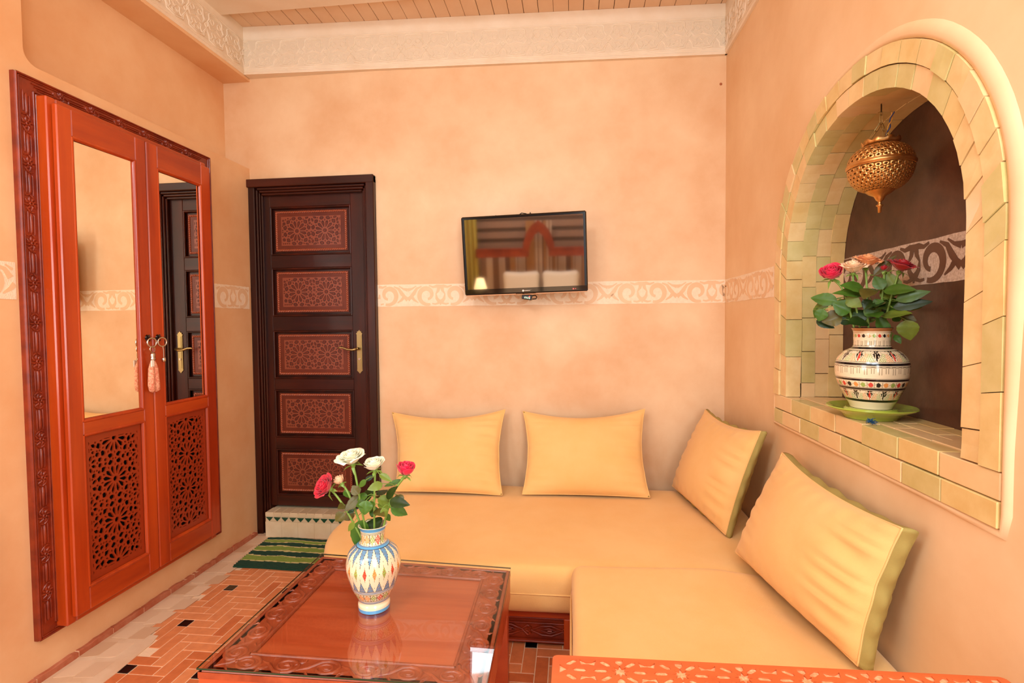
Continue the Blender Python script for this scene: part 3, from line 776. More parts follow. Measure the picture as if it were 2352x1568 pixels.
# ================================================================ BUILT-IN WARDROBE
wd = thing('wardrobe', 'built-in orange cedar wardrobe with two mirrored lattice doors on the left wall', 'wardrobe', (XL, 2.12, .155))
FXY = lambda X: (lambda u, v, w: (X + w, u, v))
f = FXY(XL)
Y0, Y1, Z0, Z1, FWD = 1.637, 2.625, .157, 2.196, .078
inn = [(Y0 + FWD, Z0 + FWD * .6), (Y1 - FWD, Z0 + FWD * .6), (Y1 - FWD, Z1 - FWD * .75), (Y0 + FWD, Z1 - FWD * .75)]
outp = [(Y0, Z0), (Y1, Z0), (Y1, Z1), (Y0, Z1)]
names = ['bottom_rail', 'right_stile', 'top_rail', 'left_stile']
for i in range(4):
    j = (i + 1) % 4; m = MB(); m.prism([outp[i], outp[j], inn[j], inn[i]], f, 0, .016)
    fp = m.build('carved_frame', WOC, wd)
    r = MB(); A, B, C_, D = outp[i], outp[j], inn[j], inn[i]
    def P(t, s_): return (A[0] + (B[0] - A[0]) * t + ((D[0] + (C_[0] - D[0]) * t) - (A[0] + (B[0] - A[0]) * t)) * s_, A[1] + (B[1] - A[1]) * t + ((D[1] + (C_[1] - D[1]) * t) - (A[1] + (B[1] - A[1]) * t)) * s_)
    L = hypot(B[0] - A[0], B[1] - A[1]); W_ = FWD if i % 2 else FWD * .65
    for s_, rr, hh in ((.05, .0045, .010), (.17, .003, .006), (.83, .003, .006), (.95, .005, .008)): r.relief([P(0, s_), P(1, s_)], rr, f, .016, hh)
    n = max(1, round(L / .146)); sc = W_ / FWD
    for k in range(n):
        t0, t1 = k / n, (k + 1) / n; tm_ = (t0 + t1) / 2; dt = 1 / n
        for s_ in (.36, .5, .64): r.relief([P(tm_ - dt * .26, s_), P(tm_ - dt * .20, s_), P(tm_ + dt * .20, s_), P(tm_ + dt * .26, s_)], [.002, .006 * sc if s_ == .5 else .003, .006 * sc if s_ == .5 else .003, .002], f, .016, .007 if s_ == .5 else .005)
        cx_, cy_ = P(t0, .5)
        if k == 0: continue
        for q in range(8):
            an = q * pi / 4 + .2; r.relief([(cx_ + .006 * cos(an) * sc, cy_ + .006 * sin(an)), (cx_ + .014 * cos(an + .25) * sc, cy_ + .014 * sin(an + .25)), (cx_ + .024 * cos(an - .1) * sc, cy_ + .026 * sin(an - .1))], [.002, .0052, .0015], f, .016, .008)
        r.relief(arc(cx_, cy_, .006, 0, 2 * pi, 8), .003, f, .016, .009)
        for sg in (1, -1):
            for o_ in (.30, .70): r.relief([P(t0 + sg * dt * .14, o_), P(t0 + sg * dt * .20, .5 + (o_ - .5) * .4), P(t0 + sg * dt * .22, .5)], [.0015, .004, .002], f, .016, .007)
    r.build('carved_relief', WOC, fp, smooth=True)
XB, XD = -1.885, -1.862
m = MB(); m.bbox((XL + .001, 1.708, .172), (XB, 1.745, 2.138), .004); m.build('side_post', WO, wd)
m = MB(); m.bbox((XL + .001, 2.500, .172), (XB, 2.536, 2.138), .004); m.build('side_post', WO, wd)
for za, zb in ((2.085, 2.138), (.172, .215)):
    m = MB(); m.bbox((XL + .001, 1.745, za), (XB, 2.50, zb), .004); m.build('box_rail', WOH, wd)
m = MB(); m.box((XL - .0005, 1.745, .215), (XL + .002, 2.50, 2.085)); m.build('cabinet_interior', BLACK, wd)
LZ0, LZ1 = .20, 2.114
for di, (ya, yc) in enumerate(((1.724, 2.1245), (2.1275, 2.5365))):
    dr = MB()
    sw0, sw1 = (.066, .052) if di == 0 else (.062, .062)
    if di == 0: ma, mb_ = 1.783, 2.068
    else: ma, mb_ = 2.190, 2.470
    dr.bbox((XB + .002, ya, LZ0), (XD, ma, LZ1), .004); dr.bbox((XB + .002, mb_, LZ0), (XD, yc, LZ1), .004)
    d = dr.build('door', WO, wd, smooth=False)
    d['label'] = 'near door of the wardrobe' if di == 0 else 'far door of the wardrobe'
    for za, zb in ((2.012, LZ1), (.880, .934), (LZ0, .290)):
        dr = MB(); dr.bbox((XB + .002, ma - .001, za), (XD - .0005, mb_ + .001, zb), .003); dr.build('door_rail', WOH, d)
    mm = MB(); a_, b_, t_ = ma - .004, mb_ + .004, (.0042 if di == 0 else .0012); mm.hexa([(XB + .001, a_, .930), (XD - .014, a_, .930), (XD - .014 + t_, b_, .930), (XB + .001, b_, .930), (XB + .001, a_, 2.015), (XD - .014, a_, 2.015), (XD - .014 + t_, b_, 2.015), (XB + .001, b_, 2.015)]); mm.build('mirror', MIR, d)
    b = MB(); g = lambda u, v, w: (XD - .006 + w, u, v)
    for (za, zb) in ((.934, 2.012), (.290, .880)):
        for s_, t_ in (((ma, za), (ma, zb)), ((mb_, za), (mb_, zb)), ((ma, za), (mb_, za)), ((ma, zb), (mb_, zb))): b.relief([s_, t_], .009, g, -.004, .012)
    b.build('bead', WO, d, smooth=True)
    LA, LB = ma + .008, mb_ - .008; lz0, lz1 = .298, .872
    fx0, fx1, fz0, fz1 = LA + .016, LB - .016, lz0 + .022, lz1 - .022
    ch = .171; R_ = .0845
    H = lattice(fx0, fz0, fx1, fz1, (fx1 - fx0) * 1.0, ch, R_, 1, 3) if False else None
    NY2 = True; H = lattice(fx0, fz0, fx1, fz1, fx1 - fx0, ch, .0865, 1, 3); NY2 = False
    l = MB(); l.perforate([(LA, lz0), (LB, lz0), (LB, lz1), (LA, lz1)], H, lambda u, v, w: (XD - .012 + w, u, v), -.007, 0)
    l.build('lattice_panel', WOL, d)
    # ring pull
    ky = 2.098 if di == 0 else 2.156; kz = 1.245
    k = MB(); k.tube([(XD, ky, kz), (XD + .006, ky, kz)], [.013, .010], 12); k.tube([(XD + .004, ky, kz), (XD + .020, ky, kz)], .004, 8)
    for q in range(6): k.tube([(XD + .003, ky, kz), (XD + .005, ky + .016 * cos(q * pi / 3), kz + .016 * sin(q * pi / 3))], [.005, .003], 6)
    kn = k.build('ring_pull', STEEL, d)
    k = MB(); k.tube([(XD + .022 + .004 * sin(a), ky + .020 * sin(a), kz - .020 + .020 * cos(a)) for a in [2 * pi * q / 20 for q in range(20)]], .0035, 8, closed=True); k.build('ring', SILV, kn, smooth=True)
# key tassels hanging from the ring pulls
ts = thing('key_tassel', 'long beaded cream key tassel hanging from the near ring pull of the wardrobe', 'tassel', (XD + .03, 2.098, 1.20))
k = MB(); k.tube([(XD + .024, 2.098 + .013 * sin(a), 1.195 + .014 * cos(a)) for a in [2 * pi * q / 16 for q in range(16)]], .0022, 6, closed=True); k.build('split_ring', SILV, ts)
k = MB(); k.lathe([(0, 0), (.009, -.002), (.010, -.012), (.008, -.020), (.011, -.028), (.009, -.034), (.0, -.036)], (XD + .024, 2.098, 1.180), 14); k.build('cap', SILV, ts, smooth=True)
TM = mat('tassel_thread', srgb(236, 176, 138), .8, col2=srgb(210, 110, 80), nscale=160, ramp=(.4, .6))
for sg, dz in ((-1, 0), (1, .004)):
    k = MB(); k.tube([(XD + .024, 2.098 + sg * .003, 1.148), (XD + .024, 2.098 + sg * .011, 1.11), (XD + .023, 2.100 + sg * .014, 1.04), (XD + .023, 2.103 + sg * .013, 1.015), (XD + .023, 2.104 + sg * .008, 1.005)], [.006, .012, .014, .013, .004], 10); k.build('strand', TM, ts, smooth=True)
k = MB(); k.bbox((XD + .030, 2.076, 1.118), (XD + .036, 2.094, 1.148), .003); k.build('folded_tag', WHITE, ts)
ts = thing('key_charm', 'short cord with a silver bead hanging from the far ring pull of the wardrobe', 'key charm', (XD + .03, 2.156, 1.20))
k = MB(); k.tube([(XD + .024, 2.156, 1.206), (XD + .025, 2.158, 1.19), (XD + .025, 2.158, 1.155)], .0018, 6); k.build('cord', SILV, ts)
k = MB(); k.lathe([(0, 0), (.008, -.003), (.010, -.010), (.009, -.018), (.007, -.022), (0, -.023)], (XD + .025, 2.158, 1.157), 14); k.build('bead', SILV, ts, smooth=True)

# ================================================================ TELEVISION
tv = thing('television', 'black flat wall television tilted slightly down on the back wall', 'television', (-.255, 2.90, 1.45))
T = Matrix.Translation((-.2535, 2.85, 1.672)) @ Matrix.Rotation(radians(-1.3), 4, 'Y') @ Matrix.Rotation(radians(6), 4, 'X')
def tf(m):
    m.v = [tuple(T @ Vector(v)) for v in m.v]; return m
HW, HH = .341, .215
TVL = mat('tv_lower_bezel', srgb(5, 5, 5), .06, spec=1.0); TVL.node_tree.nodes['Principled BSDF'].inputs['IOR'].default_value = 1.9
m = MB(); m.bbox((-HW, 0, -HH), (HW, .03, HH), .006); m.bbox((-.22, .03, -.15), (.22, .055, .12), .008); tf(m).build('casing', TVB, tv)
m = MB(); m.box((-HW + .017, -.0012, -HH + .032), (HW - .017, .002, HH - .016)); tf(m).build('screen', TVS, tv)
m = MB(); m.box((-HW + .004, -.0006, -HH + .008), (HW - .004, .002, -HH + .031)); tf(m).build('lower_bezel', TVL, tv)
m = MB(); m.bbox((-HW + .004, -.001, -HH - .004), (-.055, .012, -HH + .001), .001); m.bbox((.055, -.001, -HH - .004), (HW - .004, .012, -HH + .001), .001); m.bbox((-.055, -.001, -HH - .007), (.055, .012, -HH - .004), .001); tf(m).build('clear_edge', TVE, tv)
fz = lambda u, v, w: (u, -.0012 - w, -HH + .016 + v)
m = MB(); m.prism(arc(-.014, .0, .0055, 0, 2 * pi, 16)[:-1], fz, 0, .0006)
for k, (a, b) in enumerate(((0, .6), (.8, 1.5), (1.75, 2.3), (2.5, 3.2), (3.4, 4.1), (4.3, 5.0), (5.2, 5.9))):
    x = -.006 + a * .0052; h = .0016 if k % 2 else .002
    m.prism([(x, -h), (x + .003, -h), (x + .003, h), (x, h)], fz, 0, .0006)
m.prism([(.027, .0028), (.030, .0042), (.031, .0042), (.028, .0024)], fz, 0, .0006)
tf(m).build('maker_mark', WHITE, tv)
m = MB(); m.prism(arc(.262, 0, .0032, 0, 2 * pi, 10)[:-1], fz, 0, .001); m.prism([(.272, -.0015), (.277, 0), (.272, .0015)], fz, 0, .001); tf(m).build('standby_light', RLED, tv)
m = MB(); m.tube([(-.25, 2.88, 1.66), (-.25, 3.025, 1.70)], .02, 10); m.bbox((-.32, 3.015, 1.60), (-.18, 3.040, 1.80), .004); m.build('wall_bracket', BPL, tv)
m = MB(); m.tube([tuple(T @ Vector(p)) for p in [(-.16, .04, HH - .01), (-.152, .035, HH + .004), (-.143, .04, HH - .01)]], .0022, 6)
m.build('cable', BPL, tv); m = MB(); m.tube([tuple(T @ Vector(p)) for p in [(-.04, .05, HH - .01), (-.01, .05, HH + .010), (.015, .05, HH + .005), (.03, .05, HH - .01)]], .0026, 6)
m.build('cable', BPL, tv); m = MB(); m.tube([tuple(T @ Vector(p)) for p in [(.03, .05, HH - .01), (.038, .05, HH + .010), (.046, .05, HH - .01)]], .004, 6); m.build('cable', BPL, tv)
rb = thing('signal_receiver', 'small black receiver box with green digits hanging under the television', 'receiver', (-.23, 2.90, 1.42))
T2 = Matrix.Translation((-.245, 2.90, 1.437)) @ Matrix.Rotation(radians(10), 4, 'Y')
m = MB(); m.bbox((-.028, -.01, -.012), (.028, .02, .018), .003); m.v = [tuple(T2 @ Vector(v)) for v in m.v]; m.build('box', BPL, rb)
for k in range(4):
    m = MB(); x = -.012 + k * .0085; m.prism([(x, -.006), (x + .003, -.006), (x + .004, .003), (x + .001, .003)], lambda u, v, w: (u, -.0105 - w, v), 0, .001); m.v = [tuple(T2 @ Vector(v)) for v in m.v]; m.build('digit', GLED, rb)
m = MB(); m.prism(arc(.014, .007, .003, 0, 2 * pi, 10)[:-1], lambda u, v, w: (u, -.0105 - w, v), 0, .001); m.v = [tuple(T2 @ Vector(v)) for v in m.v]; m.build('power_light', RLED, rb)
m = MB(); m.tube([(-.215, 2.905, 1.447), (-.198, 2.905, 1.449), (-.190, 2.905, 1.440), (-.195, 2.905, 1.429), (-.216, 2.905, 1.428)], .0035, 6); m.build('cable', BPL, rb)
# ================================================================ SOFAS
import bmesh
from mathutils import noise
def rbox(a, b, r, n, disp=None):
    m = MB(); a = Vector(a); b = Vector(b)
    for ax in range(3):
        o1, o2 = [(1, 2), (2, 0), (0, 1)][ax]
        for sd in (0, 1):
            base = len(m.v); N1, N2 = n[o1], n[o2]
            def cs(N, lo, hi):
                out = [lo + (hi - lo) * (r / (hi - lo)) * (1 - cos(pi / 2 * k / 4)) / 1.0 for k in range(4)]
                out += [lo + r + (hi - lo - 2 * r) * k / N for k in range(N + 1)]
                out += [hi - (x - lo) for x in reversed(out[:4])]
                return out
            c1, c2 = cs(N1, a[o1], b[o1]), cs(N2, a[o2], b[o2])
            for u in c1:
                for v in c2:
                    p = Vector((0, 0, 0)); p[ax] = b[ax] if sd else a[ax]; p[o1] = u; p[o2] = v
                    q = Vector([min(max(p[i], a[i] + r), b[i] - r) for i in range(3)]); nn = (p - q).normalized(); p2 = q + nn * r
                    if disp: p2 = disp(p2, nn)
                    m.v.append(tuple(p2))
            W_ = len(c2)
            for i in range(len(c1) - 1):
                for j in range(W_ - 1):
                    f = (base + i * W_ + j, base + (i + 1) * W_ + j, base + (i + 1) * W_ + j + 1, base + i * W_ + j + 1)
                    m.f.append(f if sd else tuple(reversed(f))); m.mi.append(0)
    return m
def weld(o, d=.0003):
    bm = bmesh.new(); bm.from_mesh(o.data); bmesh.ops.remove_doubles(bm, verts=bm.verts, dist=d); bmesh.ops.recalc_face_normals(bm, faces=bm.faces); bm.to_mesh(o.data); bm.free()
    o.data.polygons.foreach_set('use_smooth', [True] * len(o.data.polygons)); return o
def nz(x, y, z=0): return noise.noise(Vector((x, y, z)))
def d1(p, n):
    k = .006 * nz(p.x * 2.2, p.y * 2.2, p.z * 4) + .003 * nz(p.x * 6, p.y * 6, 3)
    if p.x < -.75 and p.y < 2.35: p = Vector((p.x + .13 * ((2.35 - p.y) / .37) ** 2 * (-.75 - p.x) / .375, p.y, p.z))
    if n.z > .5: k += .010 * (1 - ((p.x + .12) / 1.0) ** 2) * (1 - min(1, abs(p.y - 2.5) / .55) ** 2)
    if n.y < -.5: k += .012 * cos((p.z - .26) / .11 * pi / 2) if abs(p.z - .26) < .11 else 0
    return p + n * k
sf = thing('sofa', 'low mustard day sofa along the back wall on a carved cedar base', 'sofa', (-.12, 2.5, 0))
m = rbox((-1.125, 1.985, .150), (.868, 2.985, .350), .045, (40, 22, 6), d1)
mat_o = weld(m.build('mattress', FAB, sf))
m = MB()
loopy = [(-1.118 + .045 * 0, 3.0)] 
pp = [(-1.127, 2.96), (-1.127, 2.35), (-1.10, 2.15), (-1.03, 2.03), (-.98, 1.985), (-.9, 1.975), (.0, 1.974), (.86, 1.974)]
m.tube([(x, y, .246 + .003 * sin(i * 2)) for i, (x, y) in enumerate(pp)], .0038, 6); m.build('seam_piping', FAB, sf, smooth=True)
# cedar base
m = MB(); m.bbox((-.96, 2.03, .118), (.86, 2.075, .146), .004); m.build('top_rail', WOH, sf)
m = MB(); m.box((-.95, 2.065, .0), (.86, 2.95, .13)); m.build('base_box', WOC, sf)
for x in (-.96, -.56, -.035, .42):
    m = MB(); m.bbox((x, 2.026, 0), (x + .032, 2.076, .120), .003); m.build('post', WO, sf)
for x0, x1 in ((-.928, -.56), (-.528, -.035), (-.003, .42)):
    f = lambda u, v, w: (u, 2.052 - w, v)
    m = MB(); m.bbox((x0, 2.054, .01), (x1, 2.064, .12), .002); pn = m.build('carved_panel', WOC, sf)
    r = MB(); r.relief([(x0, .113), (x1, .113)], .006, f, .004, .012); r.relief([(x0, .016), (x1, .016)], .006, f, .002, .014); r.relief([(x0, .087), (x1, .087)], .003, f, .0, .006)
    cx_ = (x0 + x1) / 2; L = x1 - x0
    for c in (cx_ - L * .30, cx_ + L * .05, cx_ + L * .38):
        for s_ in (1, -1):
            r.relief([(c - .075, .056), (c - .03, .056 + s_ * .018), (c + .01, .056 + s_ * .020), (c + .06, .056)], [.002, .004, .004, .002], f, 0, .006)
            r.relief([(c - .035, .056), (c, .056 + s_ * .010), (c + .03, .056)], [.001, .003, .001], f, 0, .006)
            r.relief([(c + .05, .058), (c + .075, .056 + s_ * .020), (c + .088, .056 + s_ * .012), (c + .07, .056 + s_ * .003)], [.002, .005, .006, .002], f, 0, .007)
        r.relief([(c - .006, .056), (c + .010, .056)], .005, f, 0, .008)
    r.build('carving', WOC, pn, smooth=True)
def d2(p, n):
    k = .004 * nz(p.x * 3, p.y * 2.0, p.z * 4)
    if n.z > .5:
        u = (p.x) / .87
        k += .004 * sin(p.x * 40 + 3 * nz(p.x * 4, p.y * 3)) * max(0, nz(p.x * 3 + 5, p.y * 1.6)) * 1.6
        k += .012 * (1 - abs(p.x - .43) / .45)
        k -= .03 * max(0, 1 - abs(p.x - .70) / .16) * max(0, 1 - abs(p.y - 1.72) / .42)
    return p + n * k
s2 = thing('sofa', 'low mustard day sofa along the right wall under the arched niche', 'sofa', (.43, 1.6, 0))
m = rbox((-.002, 1.22, .165), (.866, 1.970, .378), .040, (34, 44, 6), d2)
o_ = weld(m.build('mattress', FAB, s2)); 
m = MB(); m.tube([(-.006, 1.24, .268), (-.006, 1.9, .268), (-.002, 1.985, .268)], .0038, 6); m.build('seam_piping', FAB, s2, smooth=True)
m = MB(); m.box((.04, 1.25, 0), (.86, 1.98, .165)); m.build('base_box', WOC, s2)
m = MB(); m.bbox((.016, 1.25, .122), (.045, 1.97, .162), .003); m.build('top_rail', WO, s2)
for y in (1.27, 1.94):
    m = MB(); m.bbox((.014, y - .016, 0), (.042, y + .016, .124), .003); m.build('post', WO, s2)

# ================================================================ CUSHIONS
def cushion(label, BL_, BR_, TL_, TR_, th, front, seed, ear=.09, gus=0):
    """four corner points; front = approximate facing direction"""
    BL_, BR_, TL_, TR_ = map(Vector, (BL_, BR_, TL_, TR_)); c = (BL_ + BR_ + TL_ + TR_) / 4
    N = ((BR_ - BL_) + (TR_ - TL_)).cross((TL_ - BL_) + (TR_ - BR_)).normalized()
    if N.dot(Vector(front)) < 0: N = -N
    base = (BL_ + BR_) / 2
    t = thing('cushion', label, 'cushion', tuple(base), 'mustard cushions on the sofas')
    NU, NV = 46, 38
    def half(sg, name, mt):
        m = MB()
        for j in range(NV + 1):
            for i in range(NU + 1):
                u = -1 + 2 * i / NU; v = -1 + 2 * j / NV
                uu = u * (1 - ear * (1 - v * v) * abs(u) ** 1.5); vv = v * (1 - ear * (2.3 if v > 0 else .30) * (1 - u * u) * abs(v) ** 1.5)
                # edge wobble
                e = .012 * nz(u * 3 + seed, v * 3); a = (uu + e * (1 - abs(v)) + 1) / 2; b = (vv + 1) / 2
                p = BL_ * (1 - a) * (1 - b) + BR_ * a * (1 - b) + TL_ * (1 - a) * b + TR_ * a * b
                eu, ev = max(0, 1 - u * u), max(0, 1 - v * v)
                h = (eu ** .55) * (ev ** .50) * th * (1.0 - .12 * v)
                # gathers running in from the side seams
                ed = max(0, abs(u) - .35) / .65
                h += ed * (1 - abs(u) ** 8) * .0115 * sin(v * 26 + 4 * nz(seed, v * 3) + 2.2 * u) * (ev ** .3) * (.45 + .8 * abs(nz(v * 3, u * 2, seed))) * (1.4 if u > 0 else .7)
                ed2 = max(0, abs(v) - .6) / .4; h += ed2 * (1 - abs(v) ** 8) * .003 * sin(u * 30 + seed) * (eu ** .3)
                h += .006 * nz(u * 2 + seed, v * 2, sg) * eu * ev
                m.v.append(tuple(p + N * (h * sg * (1 if sg > 0 else .6)) - N * (0 if sg > 0 else gus)))
        W_ = NU + 1
        for j in range(NV):
            for i in range(NU): f = (j * W_ + i, j * W_ + i + 1, (j + 1) * W_ + i + 1, (j + 1) * W_ + i); m.f.append(f); m.mi.append(0)
        o = m.build(name, mt, t, smooth=True, fixn=False)
        return m, o
    mf_, of = half(1, 'front_cover', FAB); mb_, ob = half(-1, 'back_cover', FABO)
    W_ = NU + 1; per = [i for i in range(W_)] + [j * W_ + NU for j in range(1, NV + 1)] + [NV * W_ + i for i in range(NU - 1, -1, -1)] + [j * W_ for j in range(NV - 1, 0, -1)]
    q = MB(); q.tube([mf_.v[i] for i in per], .0026, 6, closed=True); q.build('seam', FAB, t, smooth=True)
    if gus:
        q = MB(); n = len(per); K = 5
        for k in range(K + 1):
            for idx, i in enumerate(per):
                a, b = Vector(mf_.v[i]), Vector(mb_.v[i]); p = a.lerp(b, k / K); o_ = (p - c); o_ -= N * o_.dot(N); o_.normalize()
                q.v.append(tuple(p + o_ * (sin(pi * k / K) * (.012 + .005 * sin(idx * .9 + seed)))))
        for k in range(K):
            for i in range(n): q.f.append((k * n + i, k * n + (i + 1) % n, (k + 1) * n + (i + 1) % n, (k + 1) * n + i)); q.mi.append(0)
        q.build('side_band', FABO, t, smooth=True)
    return t
cushion('mustard cushion against the back wall, left one beside the dark door', (-.975, 2.752, .372), (-.375, 2.752, .366), (-1.052, 2.945, .776), (-.382, 2.972, .795), .085, (0, -1, .3), 1)
cushion('mustard cushion in the middle of the back wall, below the television', (-.268, 2.765, .370), (.410, 2.782, .366), (-.280, 2.975, .785), (.414, 3.005, .800), .088, (0, -1, .3), 5)
cushion('mustard cushion with olive back standing in the room corner', (.555, 2.950, .38), (.662, 2.315, .368), (.745, 3.00, .800), (.790, 2.275, .832), .085, (-1, -.2, .3), 9, .06, .030)
cushion('largest nearest mustard cushion with olive back, leaning under the niche', (.628, 2.070, .402), (.735, 1.410, .400), (.800, 2.075, .792), (.798, 1.345, .790), .090, (-1, -.2, .3), 13, .06, .042)

# ================================================================ COFFEE TABLE
ct = thing('coffee_table', 'square cedar coffee table with carved vine border under a glass sheet', 'table', (-.56, 1.47, 0))
QB = {(0, 0): (-.930, 1.166), (1, 0): (-.203, 1.172), (1, 1): (-.214, 1.762), (0, 1): (-.9245, 1.806)}
def Q(s_, t_, z):
    a = [(QB[(0, 0)][i] * (1 - s_) + QB[(1, 0)][i] * s_) * (1 - t_) + (QB[(0, 1)][i] * (1 - s_) + QB[(1, 1)][i] * s_) * t_ for i in range(2)]
    return (a[0], a[1], z)
ZT_ = .442
IN = .125
fr_ = [(0, 0), (1, 0), (1, 1), (0, 1)]; ir_ = [(IN, IN), (1 - IN, IN), (1 - IN, 1 - IN), (IN, 1 - IN)]
fq = lambda u, v, w: Q(u, v, ZT_ + w)
m = MB()
for i in range(4):
    j = (i + 1) % 4; m.prism([fr_[i], fr_[j], ir_[j], ir_[i]], fq, -.022, -.006)
top = m.build('carved_border', WTC, ct)
m = MB(); m.prism(ir_, fq, -.024, -.010); m.build('centre_panel', WT, ct)
m = MB()
for i in range(4):
    j = (i + 1) % 4; m.relief([ir_[i], ir_[j]], .008, fq, -.008, .007)
    o1 = .012; a_, b_ = [(o1, o1), (1 - o1, o1), (1 - o1, 1 - o1), (o1, 1 - o1)][i], [(o1, o1), (1 - o1, o1), (1 - o1, 1 - o1), (o1, 1 - o1)][j]
    m.relief([a_, b_], .009, fq, -.008, .0065)
m.build('border_bead', WTC, top, smooth=True)
r = MB()
sides = [((0, 0), (1, 0), (0, 1)), ((1, 0), (0, 1), (-1, 0)), ((1, 1), (-1, 0), (0, -1)), ((0, 1), (0, -1), (1, 0))]
for (ox, oy), (dx, dy), (nx, ny) in sides:
    f2 = lambda u, v, w: fq(ox + dx * u + nx * v, oy + dy * u + ny * v, w)
    NS = 6; mod = (1 - IN) / NS; c0 = .068
    for k in range(NS):
        uc = IN * .55 + (k + .5) * mod - .0; s_ = 1 if k % 2 else -1
        sp = [(uc + (.052 - .040 * q / 22) * cos(s_ * (-.5 * pi + q / 22 * 3.3 * pi)), c0 + (.042 - .031 * q / 22) * sin(s_ * (-.5 * pi + q / 22 * 3.3 * pi))) for q in range(23)]
        r.relief(sp, [.0085 - .004 * q / 22 for q in range(23)], f2, -.008, .0072)
        r.relief([(uc - mod * .75, c0 + s_ * .042 * .6), (uc - mod * .45, c0 + s_ * .005), (uc - mod * .2, c0 - s_ * .036), (uc, c0 - s_ * .042)], [.003, .0075, .0085, .007], f2, -.008, .007)
        for q in range(4):
            an = q * .62 + .4; x_, y_ = uc + mod * .34 + .004 * q, c0 + s_ * .034
            r.relief([(x_, y_), (x_ + .018 * cos(an * s_ + 1.5), y_ - s_ * .016 * sin(an)), (x_ + .034 * cos(an * s_ + 1.3), y_ - s_ * .03 * sin(an))], [.003, .0068, .001], f2, -.008, .0068)
        r.relief([(uc - .012, c0 + s_ * .002), (uc + .006, c0 + s_ * .006), (uc + .014, c0)], [.003, .009, .003], f2, -.008, .007)
        for q in (-1, 1): r.relief([(uc + q * .045, c0 + s_ * .05), (uc + q * .06, c0 + s_ * .036), (uc + q * .058, c0 + s_ * .022)], [.002, .006, .001], f2, -.008, .0065)
stuff(r.build('vine_carving', WTC, top, smooth=True))
m = MB(); m.prism([(-.002, -.003), (1.002, -.003), (1.002, 1.003), (-.002, 1.003)], fq, .0010, .0055)
g = m.build('glass_sheet', [gl, GLE, CLR], ct)
for p in g.data.polygons: p.material_index = 0 if p.normal.z > .5 else (2 if p.normal.z < -.5 else 1)
for i in range(4):
    j = (i + 1) % 4; m = MB(); A_, B_ = fr_[i], fr_[j]; c = .5
    inn_ = lambda p, k: (p[0] + (c - p[0]) * k, p[1] + (c - p[1]) * k)
    a, b = inn_(A_, .004), inn_(B_, .004); a2, b2 = inn_(A_, .07), inn_(B_, .07)
    m.prism([a, b, b2, a2], lambda u, v, w: Q(u, v, w), .340, ZT_ - .006); m.build('apron', WT, ct)
    m = MB(); a, b = inn_(A_, .03), inn_(B_, .03)
for (u_, v_) in ((.01, .01), (.91, .01), (.91, .91), (.01, .91)):
    m = MB(); m.prism([(u_, v_), (u_ + .08, v_), (u_ + .08, v_ + .08), (u_, v_ + .08)], lambda u, v, w: Q(u, v, w), 0, .345); m.build('leg', WT, ct)

# ================================================================ CARVED BENCH TOP IN THE FOREGROUND
bn = thing('carved_chest', 'orange cedar chest with star-pierced carved lid in the near right foreground', 'chest', (.34, .72, 0))
CB = [(-.036, .918), (.722, .934)]
f = lambda u, v, w: (CB[0][0] + (CB[1][0] - CB[0][0]) * u / .758 + 0.0 * v, CB[0][1] + (CB[1][1] - CB[0][1]) * u / .758 - v, .700 + w)
WT2 = mat('chest_cedar', srgb(204, 96, 46), .45, coat=.1, col2=srgb(190, 82, 36), nscale=8, stretch=(.3, 2, 1))
W_, D_ = .752, .30
def rnd(x0, y0, x1, y1, r): return arc(x0 + r, y0 + r, r, pi, 1.5 * pi, 4) + arc(x1 - r, y0 + r, r, 1.5 * pi, 2 * pi, 4) + arc(x1 - r, y1 - r, r, 0, .5 * pi, 4) + arc(x0 + r, y1 - r, r, .5 * pi, pi, 4)
holes = []
x = .046
pit = .142; cy_ = .072
def hexa_(cx, cy, L, w, an): return pol(cx, cy, [(-L, 0), (-L * .6, -w), (L * .6, -w), (L, 0), (L * .6, w), (-L * .6, w)], an)
def star(cx, cy, r, n=8, q=.5): return [(cx + (r if k % 2 == 0 else r * q) * cos(pi * k / n), cy + (r if k % 2 == 0 else r * q) * sin(pi * k / n)) for k in range(2 * n)]
K_ = .72
rows = [.050, .150, .250, .350]
for ri, cy_ in enumerate(rows):
    k = 0
    while True:
        cx_ = .020 + k * pit
        if cx_ > W_ / K_ - .03: break
        if cx_ > .03: holes.append(star(cx_, cy_, .0165))
        elif True: holes.append([(.020, cy_ - .012), (.030, cy_ - .004), (.036, cy_), (.030, cy_ + .004), (.020, cy_ + .012)])
        for s_ in (1, -1):
            holes.append(hexa_(cx_ + .046, cy_ + 0, .014, .0052, .05) if s_ > 0 else hexa_(cx_ + .096, cy_, .014, .0052, -.05))
            yy = cy_ + s_ * .026
            holes.append(hexa_(cx_ + .026, yy, .0125, .0052, -s_ * -.65)); holes.append(hexa_(cx_ + .108, yy, .0125, .0052, s_ * -.65))
            c0 = (cx_ + .066, cy_ + s_ * .026)
            holes.append([(c0[0] - .016, c0[1] + s_ * .009), (c0[0] - .004, c0[1] + s_ * .002), (c0[0] + .006, c0[1] + s_ * .002), (c0[0] + .016, c0[1] + s_ * .009), (c0[0] + .012, c0[1] - s_ * .007), (c0[0], c0[1] - s_ * .004), (c0[0] - .013, c0[1] - s_ * .006)])
            if cx_ > .03: holes.append([(cx_ - .007, cy_ + s_ * .040), (cx_ + .007, cy_ + s_ * .040), (cx_ + .007, cy_ + s_ * .030), (cx_, cy_ + s_ * .023), (cx_ - .007, cy_ + s_ * .030)])
            if ri == 0 and s_ < 0:
                for tx in (.018, .066, .120): holes.append([(cx_ + tx - .007, cy_ - .041), (cx_ + tx + .007, cy_ - .041), (cx_ + tx, cy_ - .035)])
        k += 1
hh = []
